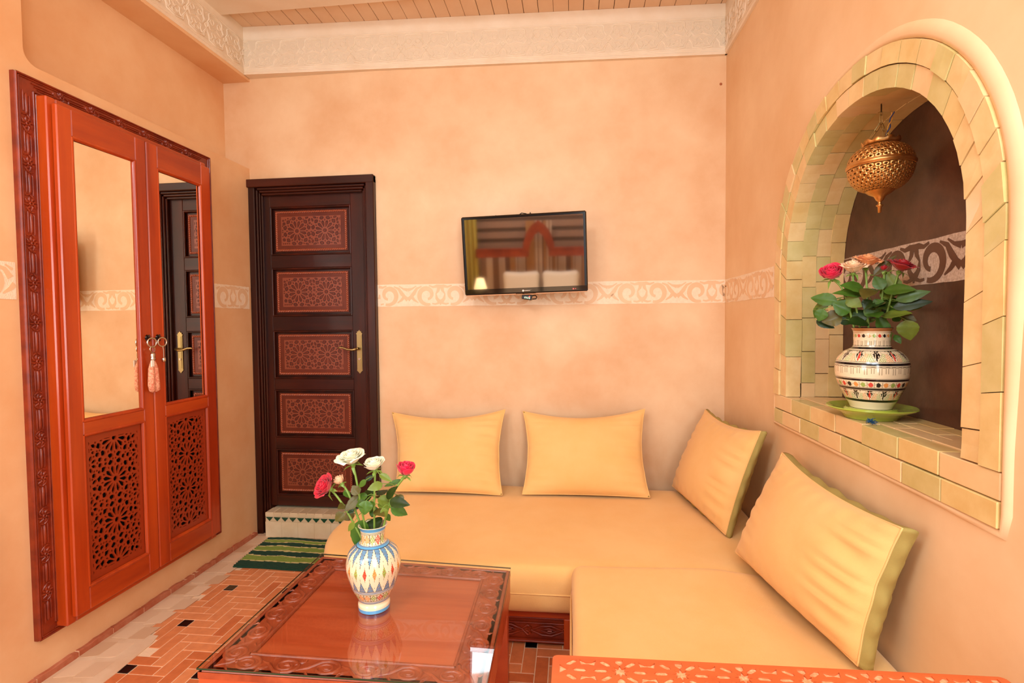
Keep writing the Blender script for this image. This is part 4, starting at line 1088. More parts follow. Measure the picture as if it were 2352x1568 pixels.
holes = [[(sum(q[0] for q in h) / len(h) + (p[0] - sum(q[0] for q in h) / len(h)) * 1.28, sum(q[1] for q in h) / len(h) + (p[1] - sum(q[1] for q in h) / len(h)) * 1.28) for p in h] for h in holes]
for h in holes:
    c = clip([(p[0] * K_, p[1] * K_) for p in h], .010, .006, W_ - .014, D_ - .01)
    if c: hh.append(c)
m = MB(); m.perforate(rnd(0, 0, W_, D_, .010), hh, f, -.0026, 0); m.build('pierced_lid', WT2, bn)
m = MB(); m.prism(rnd(0, 0, W_, D_, .010), f, -.028, -.0027); m.build('lid_board', mat('pale_carving_ground', srgb(240, 180, 134), .5, col2=srgb(222, 140, 92), nscale=160, ramp=(.4, .6)), bn)
m = MB(); m.prism(rnd(.02, .02, W_ - .02, D_ - .02, .006), f, -.30, -.0281); m.build('chest_body', WT, bn)
for a, b in ((.03, .03), (W_ - .07, .03), (W_ - .07, D_ - .07), (.03, D_ - .07)):
    m = MB(); m.prism([(a, b), (a + .04, b), (a + .04, b + .04), (a, b + .04)], f, -.700, -.30); m.build('leg', WT, bn)

# ================================================================ PAINTED VASES
def smoothprof(pts, n):
    # Catmull-Rom through (r, z)
    out = []
    P_ = [pts[0]] + pts + [pts[-1]]
    for i in range(1, len(P_) - 2):
        for k in range(n):
            t = k / n
            out.append(tuple(.5 * ((2 * P_[i][a]) + (-P_[i - 1][a] + P_[i + 1][a]) * t + (2 * P_[i - 1][a] - 5 * P_[i][a] + 4 * P_[i + 1][a] - P_[i + 2][a]) * t * t + (-P_[i - 1][a] + 3 * P_[i][a] - 3 * P_[i + 1][a] + P_[i + 2][a]) * t ** 3) for a in range(2)))
    out.append(pts[-1]); return out
def vase(name, label, loc, prof, H_, pattern, mats, inner_m, n=288, rows=200, rot=0, rt=.004):
    t = thing(name, label, 'vase', loc)
    sp = smoothprof(prof, 12); zs = [p[1] for p in sp]
    rr = []
    for k in range(rows + 1):
        z = H_ * k / rows
        for i in range(len(sp) - 1):
            if zs[i] <= z <= zs[i + 1] + 1e-9 and zs[i + 1] > zs[i]:
                q = (z - zs[i]) / (zs[i + 1] - zs[i]); rr.append((sp[i][0] + (sp[i + 1][0] - sp[i][0]) * q, z)); break
        else: rr.append((sp[-1][0], z))
    m = MB(); m.lathe(rr, loc, n, mf=lambda i, k: pattern((k / n + rot) % 1.0, (i + .5) / rows))
    m.add([(loc[0] + rr[0][0] * cos(2 * pi * k / 24), loc[1] + rr[0][0] * sin(2 * pi * k / 24), loc[2]) for k in range(24)], [tuple(range(24))], 0)
    m.build('body', mats, t, smooth=True)
    inn_ = [rr[-1], (rr[-1][0] - rt * .5, H_ + .0015), (rr[-1][0] - rt, H_)] + [(max(r_ - rt, .004), z) for r_, z in reversed(rr[int(rows * .5)::6])][1:]
    q = MB(); q.lathe(inn_, loc, 64); q.build('inner_wall', inner_m, t, smooth=True)
    return t
# 0 cream 1 black 2 blue 3 bluehatch 4 red 5 orange 6 green 7 brown 8 grey
VM = [CRM, CBK, CBL, CBH, CRD, COR, CGR, CBR, CGY]
def pat1(a, v):
    def cell(N, sh=0): x = a * N + sh; i = int(x); return i, (x - i) * 2 - 1
    if v < .042: return 2
    if v < .05: return 0
    if v < .12: return 0
    for lo, hi, c in ((.12, .127, 8), (.127, .135, 3), (.142, .149, 3), (.158, .163, 1), (.262, .267, 1), (.274, .284, 3), (.290, .300, 3), (.306, .310, 1)):
        if lo <= v < hi: return c
    if .163 <= v < .262 or .80 <= v < .925:
        lo, hi = (.163, .262) if v < .5 else (.80, .925); N = 20 if v < .5 else 14
        y = (v - lo) / (hi - lo) * 2 - 1; i, x = cell(N); sub = (x * 2) - (-1 if x < 0 else 1)
        d = abs(x) + abs(y)
        if abs(x) > .93: return 1
        g = abs(((x + y) * 1.5) % 1 - .5) < .09 or abs(((x - y) * 1.5) % 1 - .5) < .09
        if d < .95: return 0 if g else [5, 6, 4, 6, 5][i % 5]
        return 8 if g else 0
    if .31 <= v < .47:   # triangles standing up
        i, x = cell(18); y = (v - .31) / .125
        if y < 1 and abs(x) < .82 * (1 - y): return 1 if abs(abs(x) - .8 * (1 - y)) < .06 else (3 if int(a * 18 * 26 + v * 40) % 5 else 8)
        if abs(x) < .07 and y < 1.25: return 1 if int(v * 160) % 2 else 0
        i2, x2 = cell(18, .5)
        if abs(x2) < .07 and abs(v - .36) < .005: return 1
    if .60 <= v < .77:
        i, x = cell(18); y = (.77 - v) / .15
        if y < 1 and abs(x) < .85 * (1 - y * .97): return 1 if abs(abs(x) - .82 * (1 - y * .97)) < .05 else (3 if int(a * 18 * 26 - v * 40) % 5 else 2)
        if abs(x) < .09 and 1 < y < 1.12: return 1
        i2, x2 = cell(18, .5)
        if abs(x2) < .08 and abs(v - .655) < .006: return 1
    if .44 <= v < .62:
        i, x = cell(18, .5); y = abs(v - .53) / .075
        if y < 1 and abs(x) < .42 * (1 - y): return [5, 6, 4][i % 3] if int(a * 18 * 30 + v * 60) % 4 else 7
        if abs(x) < .05 and y < 1.25: return 8
        i2, x2 = cell(18)
        if abs(x2) < .09 and (abs(v - .53) < .006 or abs(v - .475) < .004): return 1
    for lo, hi, c in ((.770, .774, 1), (.774, .788, 2), (.792, .800, 3), (.925, .931, 1), (.938, .944, 1)):
        if lo <= v < hi: return c
    if v > .955: return 2
    return 0
V1 = (-.594, 1.478, .4488)
vase('flower_vase', 'white vase painted with blue points and coloured lozenges on the coffee table', V1,
     [(.046, 0), (.047, .016), (.0455, .030), (.064, .068), (.0785, .118), (.080, .138), (.071, .172), (.050, .192), (.037, .204), (.0355, .222), (.038, .240), (.043, .250)], .250, pat1, VM, CRM, rot=.02)
def pat2(a, v):
    def cell(N, sh=0): x = a * N + sh; i = int(x); return i, (x - i) * 2 - 1
    for lo, hi, c in ((.0, .085, 0), (.088, .092, 1), (.096, .118, 1), (.122, .125, 1), (.242, .245, 1), (.250, .276, 1), (.281, .284, 1), (.348, .351, 1), (.360, .386, 1), (.390, .394, 1), (.536, .540, 1), (.550, .578, 1), (.590, .594, 1), (.722, .726, 1), (.742, .766, 1), (.776, .779, 1), (.868, .871, 7), (.874, .877, 1), (.928, .931, 1), (.942, .946, 7)):
        if lo <= v < hi: return c
    for lo, hi, N in ((.284, .348, 30), (.879, .928, 22)):
        if lo <= v < hi:
            i, x = cell(N); y = (v - (lo + hi) / 2) / (hi - lo) * 2; cc = [4, 1, 5, 6]
            if (x / .62) ** 2 + (y / .85) ** 2 < 1: return cc[i % 4]
            if abs(abs(x) - .95) < .04 or abs(y * .9 - (x if x > 0 else x + 2) * .9 + .9) < .10: return 8
            return 0
    for lo, hi, N in ((.126, .240, 14), (.596, .721, 12)):
        if lo <= v < hi:
            i, x = cell(N); y = (v - lo) / (hi - lo); ax_ = abs(x)
            if ax_ < .12 * (1 - (2 * y - 1) ** 2) + .01: return 4 if i % 2 else 1
            if ax_ < .17 * (1 - (2 * y - 1) ** 2) + .03: return 0
            bnd = .12 + .62 * y ** .75
            for sx in (.36,):
                d = hypot((ax_ - .50) * .55, (y - .86) * 1.0)
                if d < .15: return 8 if .055 < d < .075 or d > .135 else 0
            if ax_ < bnd - .16: return 1 if y > .3 + .2 * ax_ else 8
            if ax_ < bnd: return 0 if ax_ < bnd - .025 else 1
            g = abs((x * 5 + y * 3) % 1 - .5) < .2
            if y < .75: return (5 if i % 2 else 6) if g else 0
            return 0
    for lo, hi, N, s_ in ((.440, .535, 34, 1), (.782, .852, 26, -1)):
        if lo <= v < hi:
            i, x = cell(N); y = (v - lo) / (hi - lo); y = y if s_ > 0 else 1 - y
            if y > .86: return 8 if abs((x * x) * .1 + y - .95) < .06 else 0
            if y > .18 * (i % 2): return 8 if abs(abs(x) - .35) < .13 else (0 if abs(x) > .3 else 0)
    if v > .962: return 7
    return 0
V2 = (.947, 1.765, 1.0195)
vase('flower_vase', 'cream vase ringed with black stripes standing on the green plate in the niche', V2,
     [(.056, 0), (.060, .010), (.076, .040), (.094, .082), (.1005, .120), (.096, .152), (.078, .176), (.056, .188), (.0495, .200), (.050, .225), (.0505, .240), (.0555, .252)], .252, pat2, VM, BLACK, rot=.015)
pl = thing('plate', 'lime green glazed plate with raised foot on the niche sill under the striped vase', 'plate', (V2[0], V2[1], .9862))
m = MB(); R_ = .122
prof = [(0, .004), (.062, .004), (.064, 0), (.072, 0), (.078, .010), (.098, .022), (R_, .032), (R_ + .002, .0345), (R_, .037), (.104, .0325), (.086, .0265), (.074, .0265), (.068, .0325), (0, .0325)]
m.lathe(prof, (V2[0] + .0, V2[1], .9862), 72); m.build('dish', PLATE, pl, smooth='auto')
lc = MB()
random.seed(5)
for k in range(60):
    p = Vector((.890, 1.655, .992)); q = p + Vector((random.uniform(-.008, .010), random.uniform(-.016, .012), random.uniform(-.004, .010))); r_ = q + Vector((random.uniform(-.006, .006), random.uniform(-.006, .006), random.uniform(-.004, .004)))
    lc.tube([tuple(p.lerp(q, .3)), tuple(q), tuple(r_)], .0008, 4)
tag(lc.build('thread_tuft', mat('blue_thread', srgb(30, 76, 110), .9)), 'tuft of frayed blue thread on the niche sill in front of the green plate', 'thread')

# ================================================================ ROSES
LVS1 = [(-0.621, 1.475, 0.713, -0.648, 1.479, 0.619, 0.044, 0.119, -0.577, 0.808), (-0.607, 1.506, 0.704, -0.583, 1.478, 0.675, 0.045, 0.058, -0.848, 0.527), (-0.592, 1.428, 0.789, -0.594, 1.418, 0.749, 0.031, 0.325, -0.702, 0.634), (-0.63, 1.478, 0.784, -0.666, 1.444, 0.749, 0.024, 0.309, -0.791, 0.528), (-0.625, 1.451, 0.797, -0.645, 1.454, 0.823, 0.023, 0.217, -0.795, 0.566), (-0.627, 1.495, 0.768, -0.592, 1.477, 0.798, 0.028, 0.075, -0.628, 0.774), (-0.597, 1.513, 0.74, -0.611, 1.515, 0.702, 0.023, 0.613, -0.491, 0.619), (-0.632, 1.433, 0.722, -0.653, 1.434, 0.691, 0.013, 0.35, -0.8, 0.487), (-0.676, 1.462, 0.737, -0.7, 1.452, 0.714, 0.024, 0.142, -0.789, 0.598), (-0.66, 1.502, 0.721, -0.699, 1.5, 0.701, 0.021, 0.138, -0.794, 0.592), (-0.528, 1.443, 0.784, -0.462, 1.42, 0.783, 0.025, 0.221, -0.823, 0.524), (-0.53, 1.458, 0.759, -0.48, 1.462, 0.739, 0.027, 0.405, -0.532, 0.744), (-0.49, 1.459, 0.782, -0.518, 1.46, 0.794, 0.018, 0.147, -0.774, 0.616), (-0.546, 1.465, 0.784, -0.502, 1.433, 0.83, 0.02, 0.135, -0.626, 0.768), (-0.504, 1.487, 0.833, -0.563, 1.488, 0.811, 0.012, 0.371, -0.678, 0.635), (-0.543, 1.431, 0.838, -0.576, 1.4, 0.83, 0.02, 0.053, -0.941, 0.334), (-0.555, 1.437, 0.864, -0.515, 1.432, 0.846, 0.015, 0.062, -0.463, 0.884), (-0.552, 1.474, 0.732, -0.538, 1.478, 0.711, 0.014, 0.094, -0.396, 0.913), (-0.687, 1.49, 0.794, -0.664, 1.482, 0.775, 0.016, 0.528, -0.482, 0.699), (-0.627, 1.507, 0.822, -0.598, 1.507, 0.839, 0.012, 0.245, -0.829, 0.502), (-0.597, 1.442, 0.844, -0.624, 1.447, 0.819, 0.013, 0.464, -0.344, 0.816), (-0.677, 1.474, 0.757, -0.686, 1.444, 0.757, 0.017, 0.311, -0.385, 0.869), (-0.647, 1.469, 0.744, -0.664, 1.459, 0.739, 0.01, 0.102, -0.929, 0.357), (-0.589, 1.505, 0.724, -0.618, 1.506, 0.73, 0.021, 0.021, -0.912, 0.411), (-0.551, 1.444, 0.761, -0.539, 1.449, 0.733, 0.017, 0.395, -0.754, 0.524)]
LVS2 = [(0.855, 1.791, 1.358, 0.791, 1.835, 1.373, 0.034, -0.705, -0.533, 0.467), (0.844, 1.821, 1.356, 0.805, 1.847, 1.33, 0.023, -0.343, -0.925, 0.162), (0.818, 1.803, 1.333, 0.808, 1.812, 1.293, 0.03, -0.302, -0.789, 0.535), (0.869, 1.787, 1.309, 0.815, 1.808, 1.293, 0.041, -0.54, -0.682, 0.494), (0.812, 1.838, 1.297, 0.852, 1.802, 1.272, 0.023, -0.45, -0.854, 0.26), (0.884, 1.771, 1.322, 0.837, 1.779, 1.354, 0.041, -0.055, -0.916, 0.398), (0.871, 1.771, 1.368, 0.901, 1.738, 1.339, 0.03, -0.375, -0.926, 0.052), (0.926, 1.775, 1.329, 0.899, 1.766, 1.286, 0.033, -0.351, -0.596, 0.722), (0.919, 1.759, 1.336, 0.961, 1.743, 1.313, 0.035, -0.248, -0.967, 0.065), (0.956, 1.752, 1.388, 0.918, 1.785, 1.376, 0.018, -0.592, -0.618, 0.517), (1.006, 1.744, 1.372, 0.976, 1.754, 1.45, 0.04, -0.596, -0.799, 0.074), (0.961, 1.736, 1.391, 0.947, 1.756, 1.436, 0.029, -0.423, -0.683, 0.596), (0.949, 1.766, 1.437, 1.003, 1.744, 1.499, 0.022, -0.099, -0.571, 0.815), (0.979, 1.717, 1.334, 1.059, 1.664, 1.352, 0.027, -0.633, -0.573, 0.52), (0.984, 1.712, 1.357, 1.049, 1.66, 1.381, 0.028, -0.424, -0.752, 0.505), (1.054, 1.692, 1.345, 1.013, 1.715, 1.325, 0.018, -0.417, -0.603, 0.68), (1.016, 1.749, 1.322, 0.969, 1.755, 1.319, 0.018, -0.188, -0.974, 0.126), (0.955, 1.748, 1.308, 0.982, 1.728, 1.224, 0.029, -0.065, -0.996, 0.057), (1.005, 1.75, 1.249, 1.01, 1.727, 1.224, 0.015, -0.557, -0.595, 0.58), (1.018, 1.717, 1.296, 1.031, 1.717, 1.232, 0.043, -0.723, -0.61, 0.324), (1.007, 1.756, 1.311, 1.023, 1.754, 1.291, 0.022, -0.589, -0.752, 0.296), (1.015, 1.735, 1.307, 1.043, 1.709, 1.294, 0.022, -0.524, -0.402, 0.751), (0.863, 1.799, 1.298, 0.9, 1.788, 1.286, 0.019, -0.39, -0.852, 0.35), (0.828, 1.833, 1.345, 0.812, 1.851, 1.303, 0.027, 0.007, -0.685, 0.729), (0.958, 1.766, 1.297, 0.927, 1.785, 1.29, 0.011, -0.369, -0.705, 0.605), (0.931, 1.742, 1.359, 0.909, 1.739, 1.33, 0.029, -0.499, -0.695, 0.518), (0.956, 1.727, 1.358, 0.938, 1.73, 1.33, 0.032, -0.183, -0.981, 0.07), (0.886, 1.776, 1.383, 0.856, 1.772, 1.391, 0.022, -0.139, -0.979, 0.151)]
def leaf(L, parent, mt, seed):
    B = Vector(L[0:3]); T_ = Vector(L[3:6]); W_ = L[6] * 1.35; n = (Vector(L[7:10]).normalized() + .9 * (Vector((0, 0, 1.3)) - B).normalized()).normalized(); ax = (T_ - B); ln = ax.length; ax.normalize(); sd = ax.cross(n).normalized(); n = sd.cross(ax).normalized()
    m = MB(); NU, NV = 12, 8; rnd_ = random.Random(seed); curl = rnd_.uniform(.05, .22); fold = rnd_.uniform(.1, .4); tw = rnd_.uniform(-.3, .3)
    for i in range(NU + 1):
        t = i / NU; w_ = W_ / 2 * (sin(pi * t ** .78) ** .85 if 0 < t < 1 else 0) * (1 - .12 * t)
        for j in range(NV + 1):
            s_ = -1 + 2 * j / NV; ser = 1 + (.05 * (i % 2) if abs(s_) == 1 else 0)
            h = -curl * ln * (t - .2) ** 2 + fold * abs(s_) * w_ + .04 * w_ * sin(t * 22 + s_ * 2) * abs(s_) - .15 * w_ * s_ * s_
            m.v.append(tuple(B + ax * (ln * t) + sd * (w_ * s_ * ser) + n * (h + tw * s_ * w_ * t)))
    for i in range(NU):
        for j in range(NV): q = i * (NV + 1) + j; m.f.append((q, q + 1, q + NV + 2, q + NV + 1)); m.mi.append(0)
    o = m.build('leaf', mt, parent, smooth=True, fixn=False); return o
def bloom(c, ax, R_, mt, parent, n=22, openness=.5, seed=1, calyx=True, hgt=1.0):
    rnd_ = random.Random(seed); c = Vector(c); ax = Vector(ax).normalized(); u = ax.orthogonal().normalized(); v = ax.cross(u); m = MB()
    for k in range(n):
        f = k / (n - 1); an = k * 2.399 + rnd_.uniform(-.2, .2); d = Vector(u) * cos(an) + Vector(v) * sin(an); sd = ax.cross(d).normalized()
        rad = R_ * (.10 + .72 * f ** .85); wid = R_ * (.42 + .62 * f); H_ = R_ * hgt * (1.25 - .28 * f) ; lean = openness * f ** 1.6; NU, NV = 8, 8; base = len(m.v)
        for i in range(NU + 1):
            t = i / NU
            for j in range(NV + 1):
                s_ = -1 + 2 * j / NV; ww = wid * (.30 + .72 * sin(min(1, t * 1.15) * pi / 2)) * (1 - .22 * max(0, t - .8) / .2 * s_ * s_)
                phi = s_ * ww / max(rad, .3 * R_) * .62
                rr_ = rad * (sin(min(1, t * 1.35) * pi / 2) ** .8) * (1 - .18 * (1 - f) * t) + lean * R_ * .55 * max(0, t - .55) ** 1.3 / .35
                z_ = H_ * (t - .12 * s_ * s_ * t) - R_ * .55 - lean * R_ * .4 * max(0, t - .7) ** 2 / .09 * .6
                z_ += R_ * .035 * sin(s_ * 5 + k) * t
                m.v.append(tuple(c + (d * cos(phi) + sd * sin(phi)) * rr_ + ax * z_))
        for i in range(NU):
            for j in range(NV): q = base + i * (NV + 1) + j; m.f.append((q, q + 1, q + NV + 2, q + NV + 1)); m.mi.append(0)
    o = m.build('bloom', mt, parent, smooth=True, fixn=False)
    sm = o.modifiers.new('thick', 'SOLIDIFY'); sm.thickness = .0006
    if calyx:
        q = MB(); q.lathe([(.003, -.010), (.006, -.006), (.0075, 0), (.004, .004)], (0, 0, 0), 10)
        rot = ax.to_track_quat('Z', 'Y'); q.v = [tuple(c - ax * R_ * .62 + rot @ Vector(p)) for p in q.v]
        for k in range(5):
            an = k * 2 * pi / 5 + seed; d = u * cos(an) + v * sin(an); b = c - ax * R_ * .60; sd = ax.cross(d)
            pts = [b + d * .004, b + d * R_ * .55 - ax * R_ * .05, b + d * R_ * .85 - ax * R_ * (.55 if k % 2 else .2)]
            q.add([tuple(pts[0] - sd * .003), tuple(pts[0] + sd * .003), tuple(pts[1] - sd * .0045), tuple(pts[1] + sd * .0045), tuple(pts[2])], [(0, 1, 3, 2), (2, 3, 4)])
        q.build('sepals', STEM, parent)
def rose(label, pts, R_, mt, op, seed, group, n=22, ax=None, hgt=1.0):
    P_ = [Vector(p) for p in pts]; t = thing('rose', label, 'rose', tuple(P_[-1]), group)
    a = Vector(ax) if ax else (P_[0] - P_[1]).normalized()
    bloom(P_[0], a, R_, mt, t, n, op, seed, True, hgt)
    st_ = [P_[0] - a * R_ * .6] + P_[2:]; cr = []
    Q_ = [st_[0] + a * .02] + st_ + [st_[-1] + (st_[-1] - st_[-2]) * .3]
    for i in range(1, len(Q_) - 2):
        for k in range(8):
            s_ = k / 8; cr.append(.5 * ((2 * Q_[i]) + (Q_[i + 1] - Q_[i - 1]) * s_ + (2 * Q_[i - 1] - 5 * Q_[i] + 4 * Q_[i + 1] - Q_[i + 2]) * s_ * s_ + (-Q_[i - 1] + 3 * Q_[i] - 3 * Q_[i + 1] + Q_[i + 2]) * s_ ** 3))
    cr.append(Q_[-2]); m = MB(); m.tube([tuple(p) for p in cr], .0032, 8); m.build('stem', STEM, t, smooth=True)
    return t, [tuple(p) for p in cr]
G1, G2 = 'roses in the vase on the coffee table', 'roses in the vase in the niche'
a1 = [rose('white fully open rose, topmost in the coffee table vase', [(-.653, 1.47, .901), (-.648, 1.47, .884), (-.635, 1.47, .813), (-.604, 1.478, .60)], .037, RW, .95, 3, G1, 26, (-.12, -.25, 1)),
      rose('white half-open rose in the middle of the coffee table vase', [(-.584, 1.47, .882), (-.578, 1.47, .857), (-.585, 1.47, .758), (-.59, 1.478, .60)], .032, RW, .45, 4, G1, 22, (-.1, -.25, 1)),
      rose('single red rose leaning right over the coffee table', [(-.486, 1.47, .868), (-.493, 1.47, .84), (-.532, 1.47, .783), (-.585, 1.478, .60)], .031, RP, .25, 5, G1, 18, (.22, -.2, 1), 1.15),
      rose('bright red rose drooping left over the coffee table', [(-.736, 1.465, .813), (-.721, 1.47, .791), (-.677, 1.47, .75), (-.60, 1.478, .60)], .035, RR, .62, 6, G1, 26, (-.50, -.62, .52)),
      rose('small pale pink rosebud behind the drooping red rose', [(-.701, 1.49, .824), (-.685, 1.48, .81), (-.663, 1.48, .776), (-.60, 1.482, .60)], .019, RPE, .2, 7, G1, 14, (-.45, -.2, .8), 1.2)]
a2 = [rose('hot pink rose at the left of the niche bouquet', [(.846, 1.813, 1.451), (.861, 1.805, 1.416), (.881, 1.794, 1.373), (.925, 1.770, 1.15)], .039, RP, .32, 8, G2, 22, (-.35, -.5, .7)),
      rose('pale peach rose second from the left in the niche bouquet', [(.897, 1.780, 1.466), (.897, 1.786, 1.434), (.903, 1.782, 1.365), (.935, 1.767, 1.15)], .035, RPE, .8, 9, G2, 24, (-.1, -.3, 1)),
      rose('orange open rose at the top of the niche bouquet', [(.935, 1.775, 1.484), (.925, 1.771, 1.451), (.931, 1.767, 1.393), (.942, 1.764, 1.15)], .034, RO, .9, 10, G2, 24, (.1, -.3, 1)),
      rose('deep red open rose at the right of the niche bouquet', [(1.010, 1.725, 1.466), (.998, 1.732, 1.444), (.981, 1.741, 1.337), (.950, 1.760, 1.15)], .038, RDK, .8, 11, G2, 26, (.25, -.35, 1), .8),
      rose('small crimson rosebud half hidden behind the leaves in the niche', [(.974, 1.754, 1.456), (.976, 1.754, 1.445), (.972, 1.755, 1.388), (.948, 1.764, 1.15)], .014, RDK, .2, 12, G2, 12, (0, -.2, 1), 1.2)]
rl = random.Random(21)
def extra(c, n, r0_, r1_, z0, z1, W0):
    out = []
    for k in range(n):
        an = k * 2.4 + rl.uniform(-.3, .3); rr_ = rl.uniform(r0_, r1_); b = Vector((c[0] + .35 * rr_ * cos(an), c[1] + .35 * rr_ * sin(an), rl.uniform(z0, z1)))
        t_ = b + Vector((rr_ * cos(an), rr_ * sin(an), rl.uniform(-.03, .025))); out.append((*b, *t_, W0 * rl.uniform(.7, 1.1), rl.uniform(-.3, .3), -.3, .8))
    return out
LVS1 = LVS1 + extra((-.594, 1.478), 10, .035, .06, .715, .79, .026)
LVS2 = LVS2 + extra((.947, 1.765), 22, .05, .095, 1.29, 1.40, .038)
for LV, RS, mp in ((LVS1, a1, 5), (LVS2, a2, 8)):
    for i, L in enumerate(LV):
        B = Vector(L[0:3]); best = min(((Vector(p) - B).length, k, p) for k, (t, cr) in enumerate(RS) for p in cr)
        t = RS[best[1]][0]; mt = LEAF[[0, 0, 1, 2, 0, 1, 3, 0, 2][(i * mp) % 9]]
        if LV is LVS1 and i in (3, 4, 8, 9, 5): mt = LEAF[3 if i != 5 else 1]
        lf = leaf(L, t, mt, i * 3 + mp)
        m = MB(); p = Vector(best[2]); mid = (p + B) / 2 + Vector((0, 0, .004)); m.tube([tuple(p), tuple(mid), tuple(B)], .0011, 5); m.build('leaf_stalk', STEM, lf)

# ================================================================ PIERCED BRASS LANTERN
lx, ly, lz = .957, 1.753, 1.776
ln_ = thing('lantern', 'pierced brass globe lantern hanging on chains inside the arched niche', 'lantern', (lx, ly, lz))
def pierced(prof, name, rows, ncell, par):
    """lathe surface with diamond holes"""
    m = MB()
    def pt(a, t):
        x = t * (len(prof) - 1); i = min(int(x), len(prof) - 2); q = x - i; r_ = prof[i][0] + (prof[i + 1][0] - prof[i][0]) * q; z = prof[i][1] + (prof[i + 1][1] - prof[i][1]) * q
        return (lx + r_ * cos(a), ly + r_ * sin(a), lz + z)
    for j in range(rows):
        for i in range(ncell):
            a0 = 2 * pi * (i + .5 * (j % 2)) / ncell; a1_ = a0 + 2 * pi / ncell; t0, t1 = j / rows, (j + 1) / rows; am, tm_ = (a0 + a1_) / 2, (t0 + t1) / 2; da, dt = (a1_ - a0) * .25, (t1 - t0) * .34
            c = [pt(a0, t0), pt(am, t0), pt(a1_, t0), pt(a1_, tm_), pt(a1_, t1), pt(am, t1), pt(a0, t1), pt(a0, tm_)]; h = [pt(am, tm_ - dt), pt(am + da, tm_), pt(am, tm_ + dt), pt(am - da, tm_)]
            m.add(c + h, [(0, 1, 8), (1, 2, 8), (2, 3, 9, 8), (3, 4, 9), (4, 10, 9), (4, 5, 10), (5, 6, 10), (6, 7, 11), (6, 11, 10), (7, 0, 11), (0, 8, 11)])
    o = m.build(name, BRASS, par, smooth=True); s_ = o.modifiers.new('sheet', 'SOLIDIFY'); s_.thickness = .0012; return o
up = [(.089 * cos(a) ** .8 if a < 1.55 else .001, .004 + .062 * sin(a)) for a in [.06 + .98 * k / 10 for k in range(11)]]
pierced(up, 'upper_dome', 5, 28, ln_)
lo_ = [(.089 * cos(a * .92) ** .85, -.004 - .078 * sin(a)) for a in [.08 + 1.22 * k / 12 for k in range(13)]]
pierced(lo_, 'lower_bowl', 8, 28, ln_)
m = MB(); m.lathe([(.089, -.008), (.0905, -.004), (.0925, -.002), (.0925, .002), (.0905, .004), (.089, .008)], (lx, ly, lz), 60); m.build('rim_band', BRASS, ln_, smooth=True)
m = MB(); r_, z_ = lo_[-1]; m.lathe([(r_ + .001, z_), (r_ * .8, z_ - .008), (.016, z_ - .016), (.013, z_ - .022), (.010, z_ - .028), (.005, z_ - .032), (.004, z_ - .040), (.0095, z_ - .043), (.010, z_ - .045), (.0055, z_ - .048), (.0045, z_ - .066), (0, z_ - .067)], (lx, ly, lz), 30); m.build('finial', BRASS, ln_, smooth=True)
m = MB(); r_, z_ = up[-1]; r_ *= .82; N = 48; vs = []
for k in range(N):
    a = 2 * pi * k / N; hz = .010 + .010 * abs(sin(a * 5)); vs += [(lx + (r_ + .002) * cos(a), ly + (r_ + .002) * sin(a), lz + z_ - .001), (lx + (r_ + .010) * cos(a), ly + (r_ + .010) * sin(a), lz + z_ + hz)]
m.add(vs, [(2 * k, 2 * ((k + 1) % N), 2 * ((k + 1) % N) + 1, 2 * k + 1) for k in range(N)]); m.lathe([(r_ + .002, z_), (0, z_ + .008)], (lx, ly, lz), 30)
o = m.build('crown', BRASS, ln_, smooth=True); s_ = o.modifiers.new('sheet', 'SOLIDIFY'); s_.thickness = .001
top_ = Vector((lx, ly, lz + .130))
def link(m, a, b, w_, flip):
    a, b = Vector(a), Vector(b); d = (b - a); L = d.length; d.normalize(); s_ = d.cross(Vector((1, .3, 0) if flip else (0, 1, .2))).normalized(); c = (a + b) / 2
    m.tube([tuple(c + d * (L / 2 * x) + s_ * (w_ * y)) for x, y in ((-1, 0), (-.8, .9), (.8, .9), (1, 0), (.8, -.9), (-.8, -.9))], .0012, 6, closed=True)
ch = MB()
for k in range(3):
    a = 2 * pi * k / 3 + .5; p0_ = Vector((lx + r_ * 1.0 * cos(a), ly + r_ * 1.0 * sin(a), lz + z_ + .004)); n = 3
    for i in range(n): link(ch, p0_.lerp(top_, i / n - .02), p0_.lerp(top_, (i + 1) / n + .03), .0045, i % 2)
link(ch, top_ - Vector((0, 0, .004)), top_ + Vector((0, 0, .026)), .0045, True); link(ch, top_ + Vector((0, 0, .022)), top_ + Vector((0, 0, .036)), .003, False)
ch.build('chains', BRASSD, ln_)
m = MB(); hc = top_ + Vector((0, 0, .046)); m.tube([tuple(hc + Vector((.5 * .012 * cos(a), .86 * .012 * cos(a), .012 * sin(a)))) for a in [2 * pi * k / 16 for k in range(16)]], .0016, 6, closed=True); m.tube([tuple(hc + Vector((0, 0, .012))), tuple(hc + Vector((0, 0, .022)))], .002, 6); m.build('hook', STEEL, ln_)
for nm, mt, ph in (('blue_wire', mat('blue_wire', srgb(40, 70, 130), .5), 0), ('yellow_wire', mat('yellow_wire', srgb(220, 160, 70), .5), pi)):
    m = MB(); m.tube([(lx + .006 + .018 * t + .003 * cos(t * 12 + ph), ly - .012 - .006 * t + .003 * sin(t * 12 + ph), lz + .070 + .085 * t) for t in [k / 20 for k in range(21)]], .0016, 6); m.build(nm, mt, ln_)

